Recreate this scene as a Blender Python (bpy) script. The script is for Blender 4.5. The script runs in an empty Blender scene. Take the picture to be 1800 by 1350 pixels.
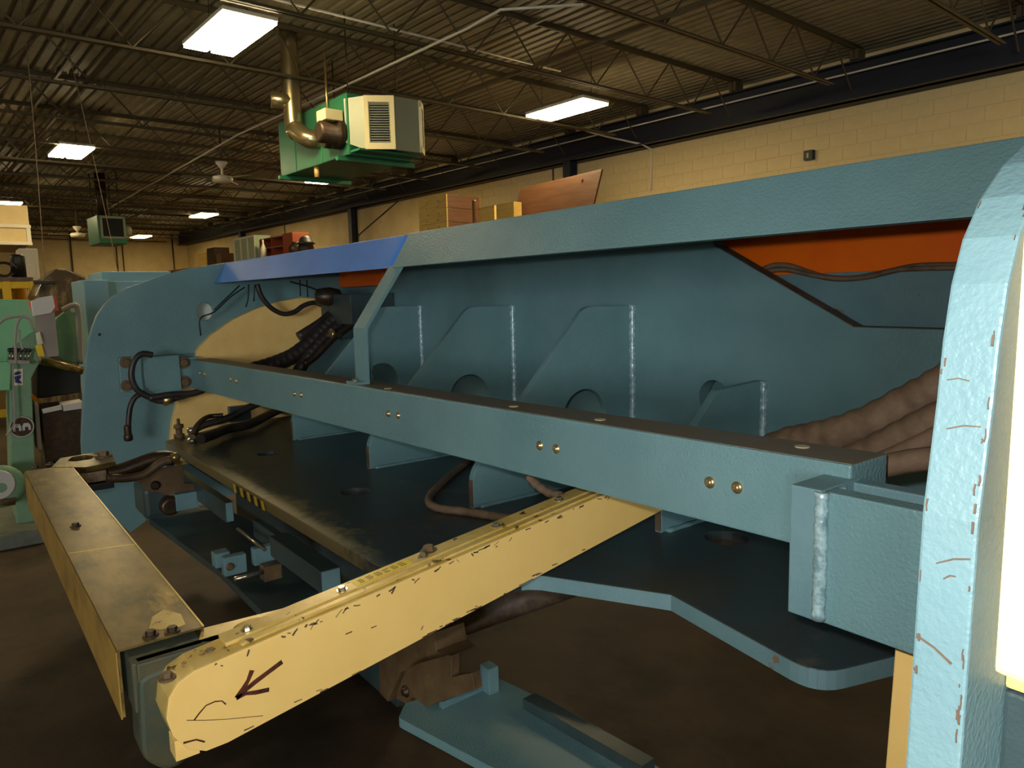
import bpy, bmesh, math, random
from mathutils import Vector, Matrix
random.seed(7)
SC = bpy.context.scene
COL = SC.collection
# ------------------------------------------------------------------ camera
F_PX, YAW, PITCH, ROLL = 1288.0, math.radians(37.62), math.radians(7.03), math.radians(-1.36)
DB = math.radians(2.54)            # the building is turned this much against the machine
CAM = Vector((0, 0, 1.6))
_h = Vector((-math.cos(YAW)*math.cos(PITCH), math.sin(YAW)*math.cos(PITCH), -math.sin(PITCH)))
_r = _h.cross(Vector((0, 0, 1))).normalized(); _u = _r.cross(_h)
_r2 = _r*math.cos(ROLL)+_u*math.sin(ROLL); _u2 = -_r*math.sin(ROLL)+_u*math.cos(ROLL)
cd = bpy.data.cameras.new('camera'); cam = bpy.data.objects.new('camera', cd); COL.objects.link(cam)
m3 = Matrix((_r2, _u2, -_h)).transposed()
cam.matrix_world = Matrix.Translation(CAM) @ m3.to_4x4()
cd.sensor_fit = 'HORIZONTAL'; cd.sensor_width = 36.0; cd.lens = 36.0*F_PX/1800.0
cd.clip_start = 0.02; cd.clip_end = 200
SC.camera = cam
# ------------------------------------------------------------------ world, flash, exposure
w = bpy.data.worlds.new('world'); SC.world = w; w.use_nodes = True
w.node_tree.nodes['Background'].inputs[0].default_value = (0.05, 0.05, 0.055, 1)
w.node_tree.nodes['Background'].inputs[1].default_value = 0.3
fl = bpy.data.lights.new('camera_flash', 'POINT'); fl.energy = 39.0; fl.color = (1.0, 0.98, 0.97); fl.shadow_soft_size = 0.012
flo = bpy.data.objects.new('camera_flash', fl); COL.objects.link(flo)
flo.location = CAM - _r2*0.035 + _u2*0.045 + _h*0.01
LAMP_E = 44.0
vs = SC.view_settings
vs.view_transform = 'Standard'; vs.look = 'None'; vs.gamma = 1; vs.use_curve_mapping = False; vs.exposure = 0.2
# ------------------------------------------------------------------ survey helpers: a sight line meets a known plane
def sight(px, py): return _r2*((px-900)/F_PX) + _u2*((675-py)/F_PX) + _h
def onX(px, py, x): v = sight(px, py); return CAM + v*(x/v.x)
def onY(px, py, y): v = sight(px, py); return CAM + v*(y/v.y)
def onZ(px, py, z): v = sight(px, py); return CAM + v*((z-1.6)/v.z)
_c, _s = math.cos(DB), math.sin(DB)
def b2w(p): return Vector((p[0]*_c-p[1]*_s, p[0]*_s+p[1]*_c, p[2]))
def w2b(p): return Vector((p[0]*_c+p[1]*_s, -p[0]*_s+p[1]*_c, p[2]))
def _bs(px, py): return w2b(sight(px, py))
def bX(px, py, x): v = _bs(px, py); return CAM + v*(x/v.x)
def bY(px, py, y): v = _bs(px, py); return CAM + v*(y/v.y)
def bZ(px, py, z): v = _bs(px, py); return CAM + v*((z-1.6)/v.z)
# ------------------------------------------------------------------ materials
def lin(c): c /= 255.0; return c/12.92 if c <= .04045 else ((c+.055)/1.055)**2.4
def rgb(r, g, b): return (lin(r), lin(g), lin(b), 1)
MATS = {}
def mat(name, col, rough=.5, metal=0.0, col2=None, scale=8.0, lo=.4, hi=.65, bump=0.0, bscale=200.0, spec=.5,
        col3=None, scale3=40.0, lo3=.6, hi3=.66, emit=None, estr=0.0, stretch=None, alpha=None, coat=0.0):
    if name in MATS: return MATS[name]
    m = bpy.data.materials.new(name); m.use_nodes = True; nt = m.node_tree; N = nt.nodes; L = nt.links
    b = N['Principled BSDF']; b.inputs['Roughness'].default_value = rough; b.inputs['Metallic'].default_value = metal
    b.inputs['Specular IOR Level'].default_value = spec
    if coat: b.inputs['Coat Weight'].default_value = coat
    b.inputs['Base Color'].default_value = col
    tc = N.new('ShaderNodeTexCoord'); src = tc.outputs['Object']
    if stretch:
        mp = N.new('ShaderNodeMapping'); mp.inputs['Scale'].default_value = stretch; L.new(src, mp.inputs[0]); src = mp.outputs[0]
    def layer(prev, c, sc, a, z, det=6):
        n = N.new('ShaderNodeTexNoise'); n.inputs['Scale'].default_value = sc; n.inputs['Detail'].default_value = det
        n.inputs['Roughness'].default_value = .65; L.new(src, n.inputs['Vector'])
        r = N.new('ShaderNodeValToRGB'); r.color_ramp.elements[0].position = a; r.color_ramp.elements[1].position = z
        L.new(n.outputs['Fac'], r.inputs[0])
        x = N.new('ShaderNodeMix'); x.data_type = 'RGBA'; L.new(r.outputs[0], x.inputs[0])
        if isinstance(prev, tuple): x.inputs[6].default_value = prev
        else: L.new(prev, x.inputs[6])
        x.inputs[7].default_value = c
        return x.outputs[2]
    out = col
    if col2: out = layer(out, col2, scale, lo, hi)
    if col3: out = layer(out, col3, scale3, lo3, hi3)
    if not isinstance(out, tuple): L.new(out, b.inputs['Base Color'])
    if bump:
        n = N.new('ShaderNodeTexNoise'); n.inputs['Scale'].default_value = bscale; n.inputs['Detail'].default_value = 2
        L.new(tc.outputs['Object'], n.inputs['Vector'])
        bp = N.new('ShaderNodeBump'); bp.inputs['Strength'].default_value = bump; bp.inputs['Distance'].default_value = .002
        L.new(n.outputs['Fac'], bp.inputs['Height']); L.new(bp.outputs[0], b.inputs['Normal'])
    if emit:
        b.inputs['Emission Color'].default_value = emit; b.inputs['Emission Strength'].default_value = estr
    MATS[name] = m; return m
TEAL = mat('teal_hammer_paint', rgb(112, 148, 150), .4, 0, rgb(98, 134, 138), 3, .35, .7, .85, 170)
TEALW = mat('teal_worn_paint', rgb(112, 144, 148), .45, 0, rgb(98, 132, 138), 5, .35, .65, .45, 200, col3=rgb(120, 98, 70), scale3=11, lo3=.66, hi3=.70)
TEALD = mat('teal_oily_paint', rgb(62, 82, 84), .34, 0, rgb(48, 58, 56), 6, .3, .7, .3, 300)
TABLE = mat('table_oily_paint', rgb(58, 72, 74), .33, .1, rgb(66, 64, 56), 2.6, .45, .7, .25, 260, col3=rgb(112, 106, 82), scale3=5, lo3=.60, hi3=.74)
BEAMTOP = mat('beam_top_grime', rgb(118, 116, 104), .5, 0, rgb(126, 112, 88), 9, .4, .65, .3, 200)
COVERB = mat('cover_blue_sheen', rgb(82, 146, 232), .42, 0, rgb(74, 132, 216), 4, .35, .7, .3, 300)  # bluish daylight reflection on the left cover, put into its colour
WELD = mat('weld_bead_paint', rgb(176, 204, 206), .25, .15, rgb(120, 150, 156), 60, .4, .6, .6, 120)
CREAM = mat('cream_paint', rgb(244, 206, 124), .42, 0, rgb(238, 198, 114), 4, .4, .7, 0, 200, col3=rgb(110, 70, 30), scale3=26, lo3=.735, hi3=.75)
CREAMC = mat('cream_paint_clean', rgb(252, 212, 132), .5, 0, rgb(240, 196, 116), 5, .4, .7)
CREAMW = mat('cream_worn_top', rgb(226, 196, 116), .35, .1, rgb(206, 172, 84), 10, .4, .6, .15, 120, col3=rgb(84, 64, 30), scale3=30, lo3=.60, hi3=.64)
BRASSY = mat('crossbar_worn_cover', rgb(138, 114, 62), .34, .4, rgb(78, 66, 40), 7, .38, .64, .12, 150, col3=rgb(204, 172, 92), scale3=4.5, lo3=.56, hi3=.76, stretch=(.7, 1.8, 1.8))
CASTG = mat('casting_green', rgb(58, 66, 52), .6, 0, rgb(80, 74, 48), 12, .45, .7, .3, 160)
RUST = mat('rusty_brown_steel', rgb(118, 96, 64), .5, .1, rgb(84, 64, 44), 9, .35, .65, .2, 140)
RUSTL = mat('cut_edge_rust', rgb(104, 86, 68), .6, 0, rgb(74, 60, 48), 20, .4, .6)
ORANGE = mat('orange_paint', rgb(255, 116, 8), .45, 0, rgb(246, 100, 8), 6, .4, .7)
RUBBER = mat('black_rubber', rgb(40, 36, 34), .42, 0, rgb(58, 50, 44), 14, .4, .7)
HOSEB = mat('dusty_brown_hose', rgb(124, 102, 80), .65, 0, rgb(92, 74, 58), 18, .4, .7, .3, 180)
STEEL = mat('bolt_steel', rgb(196, 186, 164), .25, .9)
BRASS = mat('brass_screw', rgb(206, 176, 122), .28, .85)
DKSTEEL = mat('dark_steel', rgb(62, 54, 46), .4, .6, rgb(84, 64, 44), 30, .4, .6)
BLUEW = mat('bluish_white_paint', rgb(200, 208, 204), .45)
MARK = mat('marker_brown', rgb(92, 44, 22), .6, 0, rgb(54, 26, 14), 60, .4, .6)
YELLOW = mat('sticker_yellow', rgb(238, 204, 22), .4)
BLACK = mat('black_print', rgb(22, 22, 22), .5)
DARK = mat('dark_void', rgb(18, 18, 18), .7)
FLOORM = mat('floor_stained_concrete', rgb(78, 64, 46), .62, 0, rgb(46, 36, 29), .8, .38, .66, .25, 60, spec=.25, col3=rgb(30, 25, 22), scale3=1.7, lo3=.48, hi3=.70)
DECK = mat('roof_deck_paint', rgb(150, 142, 116), .55, .0, rgb(128, 120, 98), 3, .4, .7)
JOIST = mat('joist_paint', rgb(86, 76, 54), .5, .1)
WALLM = mat('wall_cream_block', rgb(228, 204, 150), .7, 0, rgb(214, 188, 132), 2, .4, .7, .3, 90)
GIRD = mat('girder_navy', rgb(34, 38, 50), .55)
GREEN = mat('heater_green', rgb(44, 128, 92), .4, .1, rgb(52, 112, 74), 3, .4, .7)
HOOD = mat('hood_grey_green', rgb(150, 156, 132), .45, .1)
FRAMEW = mat('grille_cream', rgb(240, 226, 172), .4)
GALV = mat('galvanised_duct', rgb(176, 160, 120), .25, .85)
MGREEN = mat('machine_mint', rgb(130, 196, 146), .45, 0, rgb(116, 180, 134), 4, .4, .7)
MGREEND = mat('machine_sage', rgb(122, 158, 126), .5, 0, rgb(104, 138, 112), 6, .4, .7)
LBLUE = mat('cabinet_light_blue', rgb(126, 166, 182), .5)
WOOD = mat('pine_crate', rgb(222, 188, 96), .6, 0, rgb(196, 152, 70), 3, .4, .7, stretch=(1, 1, 8))
WOODB = mat('brown_board', rgb(118, 78, 48), .55, 0, rgb(94, 60, 38), 2, .4, .7, stretch=(1, 1, 10))
WOODR = mat('red_brown_shelf', rgb(138, 62, 36), .55)
GLASSY = mat('pale_green_case', rgb(176, 192, 160), .25)
PAPER = mat('grey_paper', rgb(196, 190, 186), .7)
PAPERD = mat('grey_plastic', rgb(158, 148, 144), .6)
REDP = mat('red_orange_plastic', rgb(232, 100, 74), .45)
CLEAR = mat('clear_wrap', rgb(214, 208, 200), .2)
YCAGE = mat('cage_yellow', rgb(206, 170, 24), .5)
WRAP = mat('wrapped_pallet', rgb(62, 50, 34), .3, 0, rgb(120, 104, 72), 9, .5, .66, stretch=(1, 1, .4))
WHITE = mat('white_paint', rgb(226, 218, 196), .5)
LAMPM = mat('lamp_lens', rgb(255, 240, 200), .4, emit=(1.0, .80, .44, 1), estr=LAMP_E)
def add_wear_sheen(m, y0, y1, x1, col):
    """worn front strip of the table, with its light reflection put into the colour"""
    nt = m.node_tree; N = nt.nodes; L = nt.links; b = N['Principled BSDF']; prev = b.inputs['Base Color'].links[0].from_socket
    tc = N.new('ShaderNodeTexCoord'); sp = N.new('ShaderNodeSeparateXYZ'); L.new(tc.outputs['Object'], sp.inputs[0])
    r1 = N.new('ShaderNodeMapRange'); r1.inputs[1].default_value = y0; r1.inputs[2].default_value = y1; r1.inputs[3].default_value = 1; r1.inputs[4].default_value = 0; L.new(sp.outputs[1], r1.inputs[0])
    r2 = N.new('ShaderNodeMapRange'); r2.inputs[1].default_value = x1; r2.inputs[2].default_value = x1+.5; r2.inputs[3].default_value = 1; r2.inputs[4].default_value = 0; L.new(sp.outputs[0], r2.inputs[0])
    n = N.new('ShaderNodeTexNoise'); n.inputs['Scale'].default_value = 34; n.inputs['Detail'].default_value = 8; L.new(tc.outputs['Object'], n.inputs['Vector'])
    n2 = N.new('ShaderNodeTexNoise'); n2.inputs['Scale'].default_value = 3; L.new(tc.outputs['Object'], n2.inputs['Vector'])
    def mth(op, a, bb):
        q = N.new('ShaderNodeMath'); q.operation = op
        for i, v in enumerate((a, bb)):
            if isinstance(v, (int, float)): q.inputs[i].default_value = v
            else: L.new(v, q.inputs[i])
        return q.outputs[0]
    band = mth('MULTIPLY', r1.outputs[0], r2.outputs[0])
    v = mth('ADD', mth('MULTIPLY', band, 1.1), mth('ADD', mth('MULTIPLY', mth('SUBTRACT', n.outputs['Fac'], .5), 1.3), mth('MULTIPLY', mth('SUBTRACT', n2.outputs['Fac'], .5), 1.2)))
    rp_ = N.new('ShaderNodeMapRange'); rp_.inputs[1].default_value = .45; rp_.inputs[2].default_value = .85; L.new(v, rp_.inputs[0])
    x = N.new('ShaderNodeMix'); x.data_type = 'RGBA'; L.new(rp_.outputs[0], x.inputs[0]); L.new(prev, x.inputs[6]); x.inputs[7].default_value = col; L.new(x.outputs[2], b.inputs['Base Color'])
add_wear_sheen(TABLE, -.62, -.44, .45, rgb(136, 124, 88))  # front edge band: worn paint plus the plate's reflection as colour
# ------------------------------------------------------------------ object helpers
def tag(o, label=None, cat=None, group=None, kind=None):
    if label: o['label'] = label
    if cat: o['category'] = cat
    if group: o['group'] = group
    if kind: o['kind'] = kind
    return o
def empty(name, loc=(0, 0, 0), parent=None, rotz=0.0):
    o = bpy.data.objects.new(name, None); o.empty_display_size = .1; COL.objects.link(o)
    o.location = loc; o.rotation_euler = (0, 0, rotz)
    if parent: o.parent = parent
    return o
def link(name, me, mt=None, parent=None, smooth=False, bld=False):
    if mt is not None and len(me.materials) == 0: me.materials.append(mt)
    if smooth:
        for p in me.polygons: p.use_smooth = True
    # move the origin to the mesh's own base
    if len(me.vertices):
        xs = [v.co.x for v in me.vertices]; ys = [v.co.y for v in me.vertices]; zs = [v.co.z for v in me.vertices]
        c = Vector(((min(xs)+max(xs))/2, (min(ys)+max(ys))/2, min(zs)))
    else: c = Vector((0, 0, 0))
    me.transform(Matrix.Translation(-c))
    o = bpy.data.objects.new(name, me); COL.objects.link(o)
    if bld:
        W = Matrix.Rotation(DB, 4, 'Z') @ Matrix.Translation(c)
    else: W = Matrix.Translation(c)
    if parent is not None:
        o.parent = parent; o.matrix_parent_inverse = Matrix.Identity(4)
        o.matrix_basis = WORLD(parent).inverted() @ W
    else: o.matrix_basis = W
    return o
def WORLD(o):
    M = o.matrix_basis.copy()
    if o.parent is not None: M = WORLD(o.parent) @ o.matrix_parent_inverse @ M
    return M
def bm_done(bm):
    bmesh.ops.recalc_face_normals(bm, faces=bm.faces)
    me = bpy.data.meshes.new('m'); bm.to_mesh(me); bm.free(); return me
def add_hexa(bm, v8):
    vs_ = [bm.verts.new(v) for v in v8]
    for f in ((0, 3, 2, 1), (4, 5, 6, 7), (0, 1, 5, 4), (1, 2, 6, 5), (2, 3, 7, 6), (3, 0, 4, 7)): bm.faces.new([vs_[i] for i in f])
def box8(a, b):
    (x0, y0, z0), (x1, y1, z1) = a, b
    return [(x0, y0, z0), (x1, y0, z0), (x1, y1, z0), (x0, y1, z0), (x0, y0, z1), (x1, y0, z1), (x1, y1, z1), (x0, y1, z1)]
def hexa(name, v8, mt, parent=None, bev=0.0, bld=False, seg=2):
    bm = bmesh.new(); add_hexa(bm, v8)
    if bev: bmesh.ops.bevel(bm, geom=list(bm.edges), offset=bev, segments=seg, profile=.6, affect='EDGES')
    return link(name, bm_done(bm), mt, parent, bld=bld)
def box(name, a, b, mt, parent=None, bev=0.0, bld=False): return hexa(name, box8(a, b), mt, parent, bev, bld)
def boxes(name, lst, mt, parent=None, bld=False):
    bm = bmesh.new()
    for a, b in lst: add_hexa(bm, box8(a, b))
    return link(name, bm_done(bm), mt, parent, bld=bld)
PL = {'X': Matrix(((0, 0, 1), (1, 0, 0), (0, 1, 0))), 'Y': Matrix(((1, 0, 0), (0, 0, -1), (0, 1, 0))), 'Z': Matrix.Identity(3)}
def circ(cx, cy, r, n=28, ry=None, rev=False):
    ry = ry or r
    p = [(cx+r*math.cos(2*math.pi*i/n), cy+ry*math.sin(2*math.pi*i/n)) for i in range(n)]
    return p[::-1] if rev else p
def rnd(pts, radii, n=6):
    """round polygon corners; radii: number or per-corner list"""
    out = []; k = len(pts)
    if not isinstance(radii, (list, tuple)): radii = [radii]*k
    for i in range(k):
        p = Vector(pts[i][:2]); a = Vector(pts[i-1][:2]); b = Vector(pts[(i+1) % k][:2]); r = radii[i]
        if r <= 0: out.append(tuple(p)); continue
        u = (a-p).normalized(); v = (b-p).normalized()
        ang = math.acos(max(-1, min(1, u.dot(v)))); t = min(r/max(math.tan(ang/2), 1e-3), (a-p).length*.48, (b-p).length*.48)
        A, B = p+u*t, p+v*t
        for j in range(n+1):
            s = j/n; out.append(tuple(A*(1-s)**2+p*2*s*(1-s)+B*s*s))
    return out
def plate(name, plane, level, thick, outline, mt, parent=None, holes=(), bev=.002, bld=False, smooth=False):
    """flat plate: outline in the plane's own 2-D coordinates (X: y,z; Y: x,z; Z: x,y), mid-plane at level"""
    cu = bpy.data.curves.new('c', 'CURVE'); cu.dimensions = '2D'; cu.fill_mode = 'BOTH'
    cu.extrude = max(thick/2-bev, .0002); cu.bevel_depth = bev; cu.bevel_resolution = 1; cu.offset = -bev
    for ring in [outline]+list(holes):
        sp = cu.splines.new('POLY'); sp.points.add(len(ring)-1); sp.use_cyclic_u = True
        for q, (a, b) in zip(sp.points, ring): q.co = (a, b, 0, 1)
    t = bpy.data.objects.new('t', cu); COL.objects.link(t)
    dg = bpy.context.evaluated_depsgraph_get(); dg.update()
    me = bpy.data.meshes.new_from_object(t.evaluated_get(dg))
    bpy.data.objects.remove(t); bpy.data.curves.remove(cu)
    R = PL[plane].to_4x4(); off = {'X': (level, 0, 0), 'Y': (0, level, 0), 'Z': (0, 0, level)}[plane]
    me.transform(Matrix.Translation(off) @ R)
    me.materials.clear()
    for p in me.polygons: p.use_smooth = False
    return link(name, me, mt, parent, smooth=smooth, bld=bld)
def catmull(pts, n=8):
    P = [Vector(p) for p in pts]; P = [P[0]*2-P[1]]+P+[P[-1]*2-P[-2]]; out = []
    for i in range(1, len(P)-2):
        for j in range(n):
            t = j/n; a, b, c, d = P[i-1], P[i], P[i+1], P[i+2]
            out.append(.5*((2*b)+(c-a)*t+(2*a-5*b+4*c-d)*t*t+(3*b-a-3*c+d)*t**3))
    out.append(P[-2]); return out
def tube_bm(bm, pts, r, seg=10, cap=True):
    rings = []; up = Vector((.13, .21, 1)).normalized(); n = len(pts)
    for i, p in enumerate(pts):
        p = Vector(p); t = (Vector(pts[min(i+1, n-1)])-Vector(pts[max(i-1, 0)])).normalized()
        u = up-t*up.dot(t)
        if u.length < 1e-3: u = Vector((1, 0, 0))-t*t.x
        u.normalize(); up = u; v = t.cross(u); rr = r(i) if callable(r) else r
        rings.append([bm.verts.new(p+u*rr*math.cos(2*math.pi*k/seg)+v*rr*math.sin(2*math.pi*k/seg)) for k in range(seg)])
    for a, b in zip(rings, rings[1:]):
        for k in range(seg): bm.faces.new((a[k], a[(k+1) % seg], b[(k+1) % seg], b[k]))
    if cap: bm.faces.new(rings[0][::-1]); bm.faces.new(rings[-1])
def tube(name, pts, r, mt, parent=None, seg=10, n=8, curve=True, bld=False):
    bm = bmesh.new(); tube_bm(bm, catmull(pts, n) if curve and len(pts) > 2 else pts, r, seg)
    o = link(name, bm_done(bm), mt, parent, bld=bld)
    for p in o.data.polygons: p.use_smooth = len(p.vertices) == 4
    return o
def lathe(name, base, axis, prof, mt, parent=None, seg=20, bld=False, smooth=True):
    """prof: list of (radius, distance along axis)"""
    ax = Vector(axis).normalized(); q = Vector((0, 0, 1)).rotation_difference(ax).to_matrix(); bm = bmesh.new(); rings = []
    for r, h in prof:
        rings.append([bm.verts.new(Vector(base)+q @ Vector((r*math.cos(2*math.pi*k/seg), r*math.sin(2*math.pi*k/seg), h))) for k in range(seg)])
    for a, b in zip(rings, rings[1:]):
        for k in range(seg): bm.faces.new((a[k], a[(k+1) % seg], b[(k+1) % seg], b[k]))
    bm.faces.new(rings[0][::-1]); bm.faces.new(rings[-1])
    o = link(name, bm_done(bm), mt, parent, bld=bld)
    if smooth:
        for p in o.data.polygons: p.use_smooth = len(p.vertices) == 4 and seg > 8
    return o
def hexbolt(base, axis, r, mt, parent, name='bolt', washer=True, bld=False):
    ax = Vector(axis).normalized(); q = Vector((0, 0, 1)).rotation_difference(ax).to_matrix(); bm = bmesh.new()
    def ring(rr, h, n): return [bm.verts.new(Vector(base)+q @ Vector((rr*math.cos(2*math.pi*k/n+.3), rr*math.sin(2*math.pi*k/n+.3), h))) for k in range(n)]
    def pr(rr, h0, h1, n, top=.9):
        a, b, c = ring(rr, h0, n), ring(rr, h1-.1*(h1-h0), n), ring(rr*top, h1, n)
        for s, t in ((a, b), (b, c)):
            for k in range(n): bm.faces.new((s[k], s[(k+1) % n], t[(k+1) % n], t[k]))
        bm.faces.new(a[::-1]); bm.faces.new(c)
    if washer: pr(r*1.55, -.001, r*.3, 14, .97)
    pr(r, 0, r*1.1, 6)
    return link(name, bm_done(bm), mt, parent, bld=bld)
def dome(base, axis, r, mt, parent, name='screw'):
    return lathe(name, base, axis, [(r*1.5, -.001), (r*1.5, r*.25), (r, r*.3), (r*.95, r*.7), (r*.55, r*1.0), (r*.2, r*1.05)], mt, parent, 12)
def yz(pix, x): return [(p.y, p.z) for p in (onX(a, b, x) for a, b in pix)]
def xz(pix, y): return [(p.x, p.z) for p in (onY(a, b, y) for a, b in pix)]
def xy(pix, z): return [(p.x, p.y) for p in (onZ(a, b, z) for a, b in pix)]
def sweepX(name, prof, x0, x1, mt, parent, bev=0.0):
    """closed (y,z) profile swept along the machine"""
    bm = bmesh.new(); A = [bm.verts.new((x0, y, z)) for y, z in prof]; B = [bm.verts.new((x1, y, z)) for y, z in prof]; n = len(prof)
    for i in range(n): bm.faces.new((A[i], A[(i+1) % n], B[(i+1) % n], B[i]))
    bm.faces.new(A[::-1]); bm.faces.new(B)
    if bev: bmesh.ops.bevel(bm, geom=list(bm.edges), offset=bev, segments=2, profile=.6, affect='EDGES')
    return link(name, bm_done(bm), mt, parent)
def strokes(name, pls, rad, origin, nrm, mt, parent):
    """flat pen strokes lying on a surface: pls = polylines of 3-D points, rad = half width"""
    bm = bmesh.new(); nrm = Vector(nrm).normalized()
    for pl, wd in pls:
        P = [Vector(p)+nrm*.0006 for p in pl]
        L_, R_ = [], []
        for i, p in enumerate(P):
            t = (P[min(i+1, len(P)-1)]-P[max(i-1, 0)]).normalized(); s = t.cross(nrm).normalized()
            ww = wd*(.75+.5*random.random()); L_.append(p+s*ww); R_.append(p-s*ww)
        lo = [bm.verts.new(v) for v in L_]; hi = [bm.verts.new(v) for v in R_]
        lo2 = [bm.verts.new(v-nrm*.0008) for v in L_]; hi2 = [bm.verts.new(v-nrm*.0008) for v in R_]
        for i in range(len(P)-1):
            bm.faces.new((lo[i], lo[i+1], hi[i+1], hi[i])); bm.faces.new((lo2[i], hi2[i], hi2[i+1], lo2[i+1]))
            bm.faces.new((lo[i], lo2[i], lo2[i+1], lo[i+1])); bm.faces.new((hi[i], hi[i+1], hi2[i+1], hi2[i]))
    return link(name, bm_done(bm), mt, parent)
# =================================================================== THE ROOM (building coordinates)
RX0, RX1, RY0, RY1, DZ = -35.6, 9.0, -9.0, 10.75, 4.80
tag(box('floor', (RX0-.2, RY0-.2, -.12), (RX1+.2, RY1+.2, 0), FLOORM, bld=True), kind='structure')
def deck():
    bm = bmesh.new(); prof = []; y = RY0-.1
    while y < RY1+.15:
        prof += [(y, 0), (y+.085, 0), (y+.105, .04), (y+.132, .04)]; y += .152
    A = [bm.verts.new((RX0-.1, a, DZ+b)) for a, b in prof]; B = [bm.verts.new((RX1+.1, a, DZ+b)) for a, b in prof]
    A2 = [bm.verts.new((RX0-.1, a, DZ+.12)) for a in (prof[0][0], prof[-1][0])]; B2 = [bm.verts.new((RX1+.1, a, DZ+.12)) for a in (prof[0][0], prof[-1][0])]
    for i in range(len(prof)-1): bm.faces.new((A[i], A[i+1], B[i+1], B[i]))
    bm.faces.new((A2[0], A2[1], B2[1], B2[0])); bm.faces.new(A+[A2[1], A2[0]]); bm.faces.new(B+[B2[1], B2[0]])
    bm.faces.new((A[0], B[0], B2[0], A2[0])); bm.faces.new((A[-1], B[-1], B2[1], A2[1]))
    return link('ceiling', bm_done(bm), DECK, bld=True)
ceiling = tag(deck(), kind='structure')
wall_back = tag(box('wall_back', (RX0, RY1, 0), (RX1, RY1+.2, DZ), WALLM, bld=True), kind='structure')
wall_left = tag(box('wall_left', (RX0-.2, RY0, 0), (RX0, RY1, DZ), WALLM, bld=True), kind='structure')
tag(box('wall_right', (RX1, RY0, 0), (RX1+.2, RY1, DZ), WALLM, bld=True), kind='structure')
tag(box('wall_front', (RX0, RY0-.2, 0), (RX1, RY0, DZ), WALLM, bld=True), kind='structure')
# added fill: an inferred, unseen daylight window placed to light back plate and ribs
win = tag(box('fill_window_1', (3.6, RY0-.02, .9), (8.2, RY0+.03, 3.3), HOOD, bld=True), kind='structure')
FILLP = mat('window_fill_light', rgb(220, 235, 255), .3, emit=(.88, .95, 1.0, 1), estr=19.0)
for i in range(4):
    for j in range(2):
        box('fill_pane', (3.7+i*1.12, RY0+.028, 1.0+j*1.15), (4.74+i*1.12, RY0+.036, 2.06+j*1.15), FILLP, win, bld=True)
# concrete blocks of the long wall, the nearest ones as pieces with recessed joints
bb = bmesh.new(); add_hexa(bb, box8((-.197, -.006, .003), (.197, .0, .197))); bmesh.ops.bevel(bb, geom=list(bb.edges), offset=.002, segments=1, affect='EDGES')
blk = bm_done(bb); blk.materials.append(WALLM)
cnt = 0
for row in range(8):
    z = 2.6+row*.2
    for k in range(37):
        x = -1.0-k*.4-(.2 if row % 2 else 0)
        o = bpy.data.objects.new('block', blk); COL.objects.link(o); o.parent = wall_back
        o.matrix_basis = WORLD(wall_back).inverted() @ Matrix.Rotation(DB, 4, 'Z') @ Matrix.Translation((x, RY1, z)); cnt += 1
# steel girder along the wall head and its columns
gz0, gz1, gy = 4.13, 4.62, 10.30
gird = tag(boxes('trim_1', [((RX0, gy+.1, gz0), (RX1, gy+.115, gz1)), ((RX0, gy+.0, gz0), (RX1, gy+.22, gz0+.02)), ((RX0, gy+.0, gz1-.02), (RX1, gy+.22, gz1)),
     ((RX0, gy+.115, gz0), (RX1, RY1, gz0+.015))], GIRD, bld=True), kind='structure')
n_t = 2
for px, py in ((618, 380), (1000, 296), (425, 425)):
    p = bY(px, py, gy+.12); x = p.x
    tag(boxes('trim_%d' % n_t, [((x-.10, gy+.05, 0), (x+.10, gy+.065, gz0)), ((x-.10, gy+.235, 0), (x+.10, gy+.25, gz0)), ((x-.006, gy+.065, 0), (x+.006, gy+.235, gz0))], GIRD, bld=True), kind='structure'); n_t += 1
# bar joists
JX = [6.5, 4.6, 2.75, .9, -1.0, -2.92, -4.85, -6.72, -8.58, -10.36, -12.25, -14.2]
while JX[-1] > RX0+2: JX.append(JX[-1]-1.87)
bm = bmesh.new()
for s in (-1, 1):
    add_hexa(bm, box8((s*.008, RY0, 4.2), (s*.042, 9.65, 4.206))); add_hexa(bm, box8((s*.008, RY0, 4.2), (s*.014, 9.65, 4.236)))
me_bot = bm_done(bm); me_bot.materials.append(JOIST)
bm = bmesh.new()
for s in (-1, 1):
    add_hexa(bm, box8((s*.008, RY0, 4.79), (s*.05, 10.45, 4.798))); add_hexa(bm, box8((s*.008, RY0, 4.745), (s*.015, 10.45, 4.79)))
    add_hexa(bm, box8((s*.005, 10.25, 4.62), (s*.06, 10.45, 4.75)))
me_top = bm_done(bm); me_top.materials.append(JOIST)
def rod_mesh(dy):
    bm = bmesh.new(); tube_bm(bm, [(0, -dy/2, -.27), (0, dy/2, .27)], .011, 6); me = bm_done(bm); me.materials.append(JOIST); return me
rodA, rodB = rod_mesh(.5), rod_mesh(-.5)
bm = bmesh.new(); yy = RY0+.2
while yy < 9.5:
    tube_bm(bm, [(0, yy, 4.22), (0, yy+.5, 4.77)], .011, 5); tube_bm(bm, [(0, yy+.5, 4.77), (0, yy+1.0, 4.22)], .011, 5); yy += 1.0
me_web = bm_done(bm); me_web.materials.append(JOIST)
def child(name, me, parent, M):
    o = bpy.data.objects.new(name, me); COL.objects.link(o); o.parent = parent; o.matrix_basis = WORLD(parent).inverted() @ M; return o
B0 = Matrix.Rotation(DB, 4, 'Z')
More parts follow.
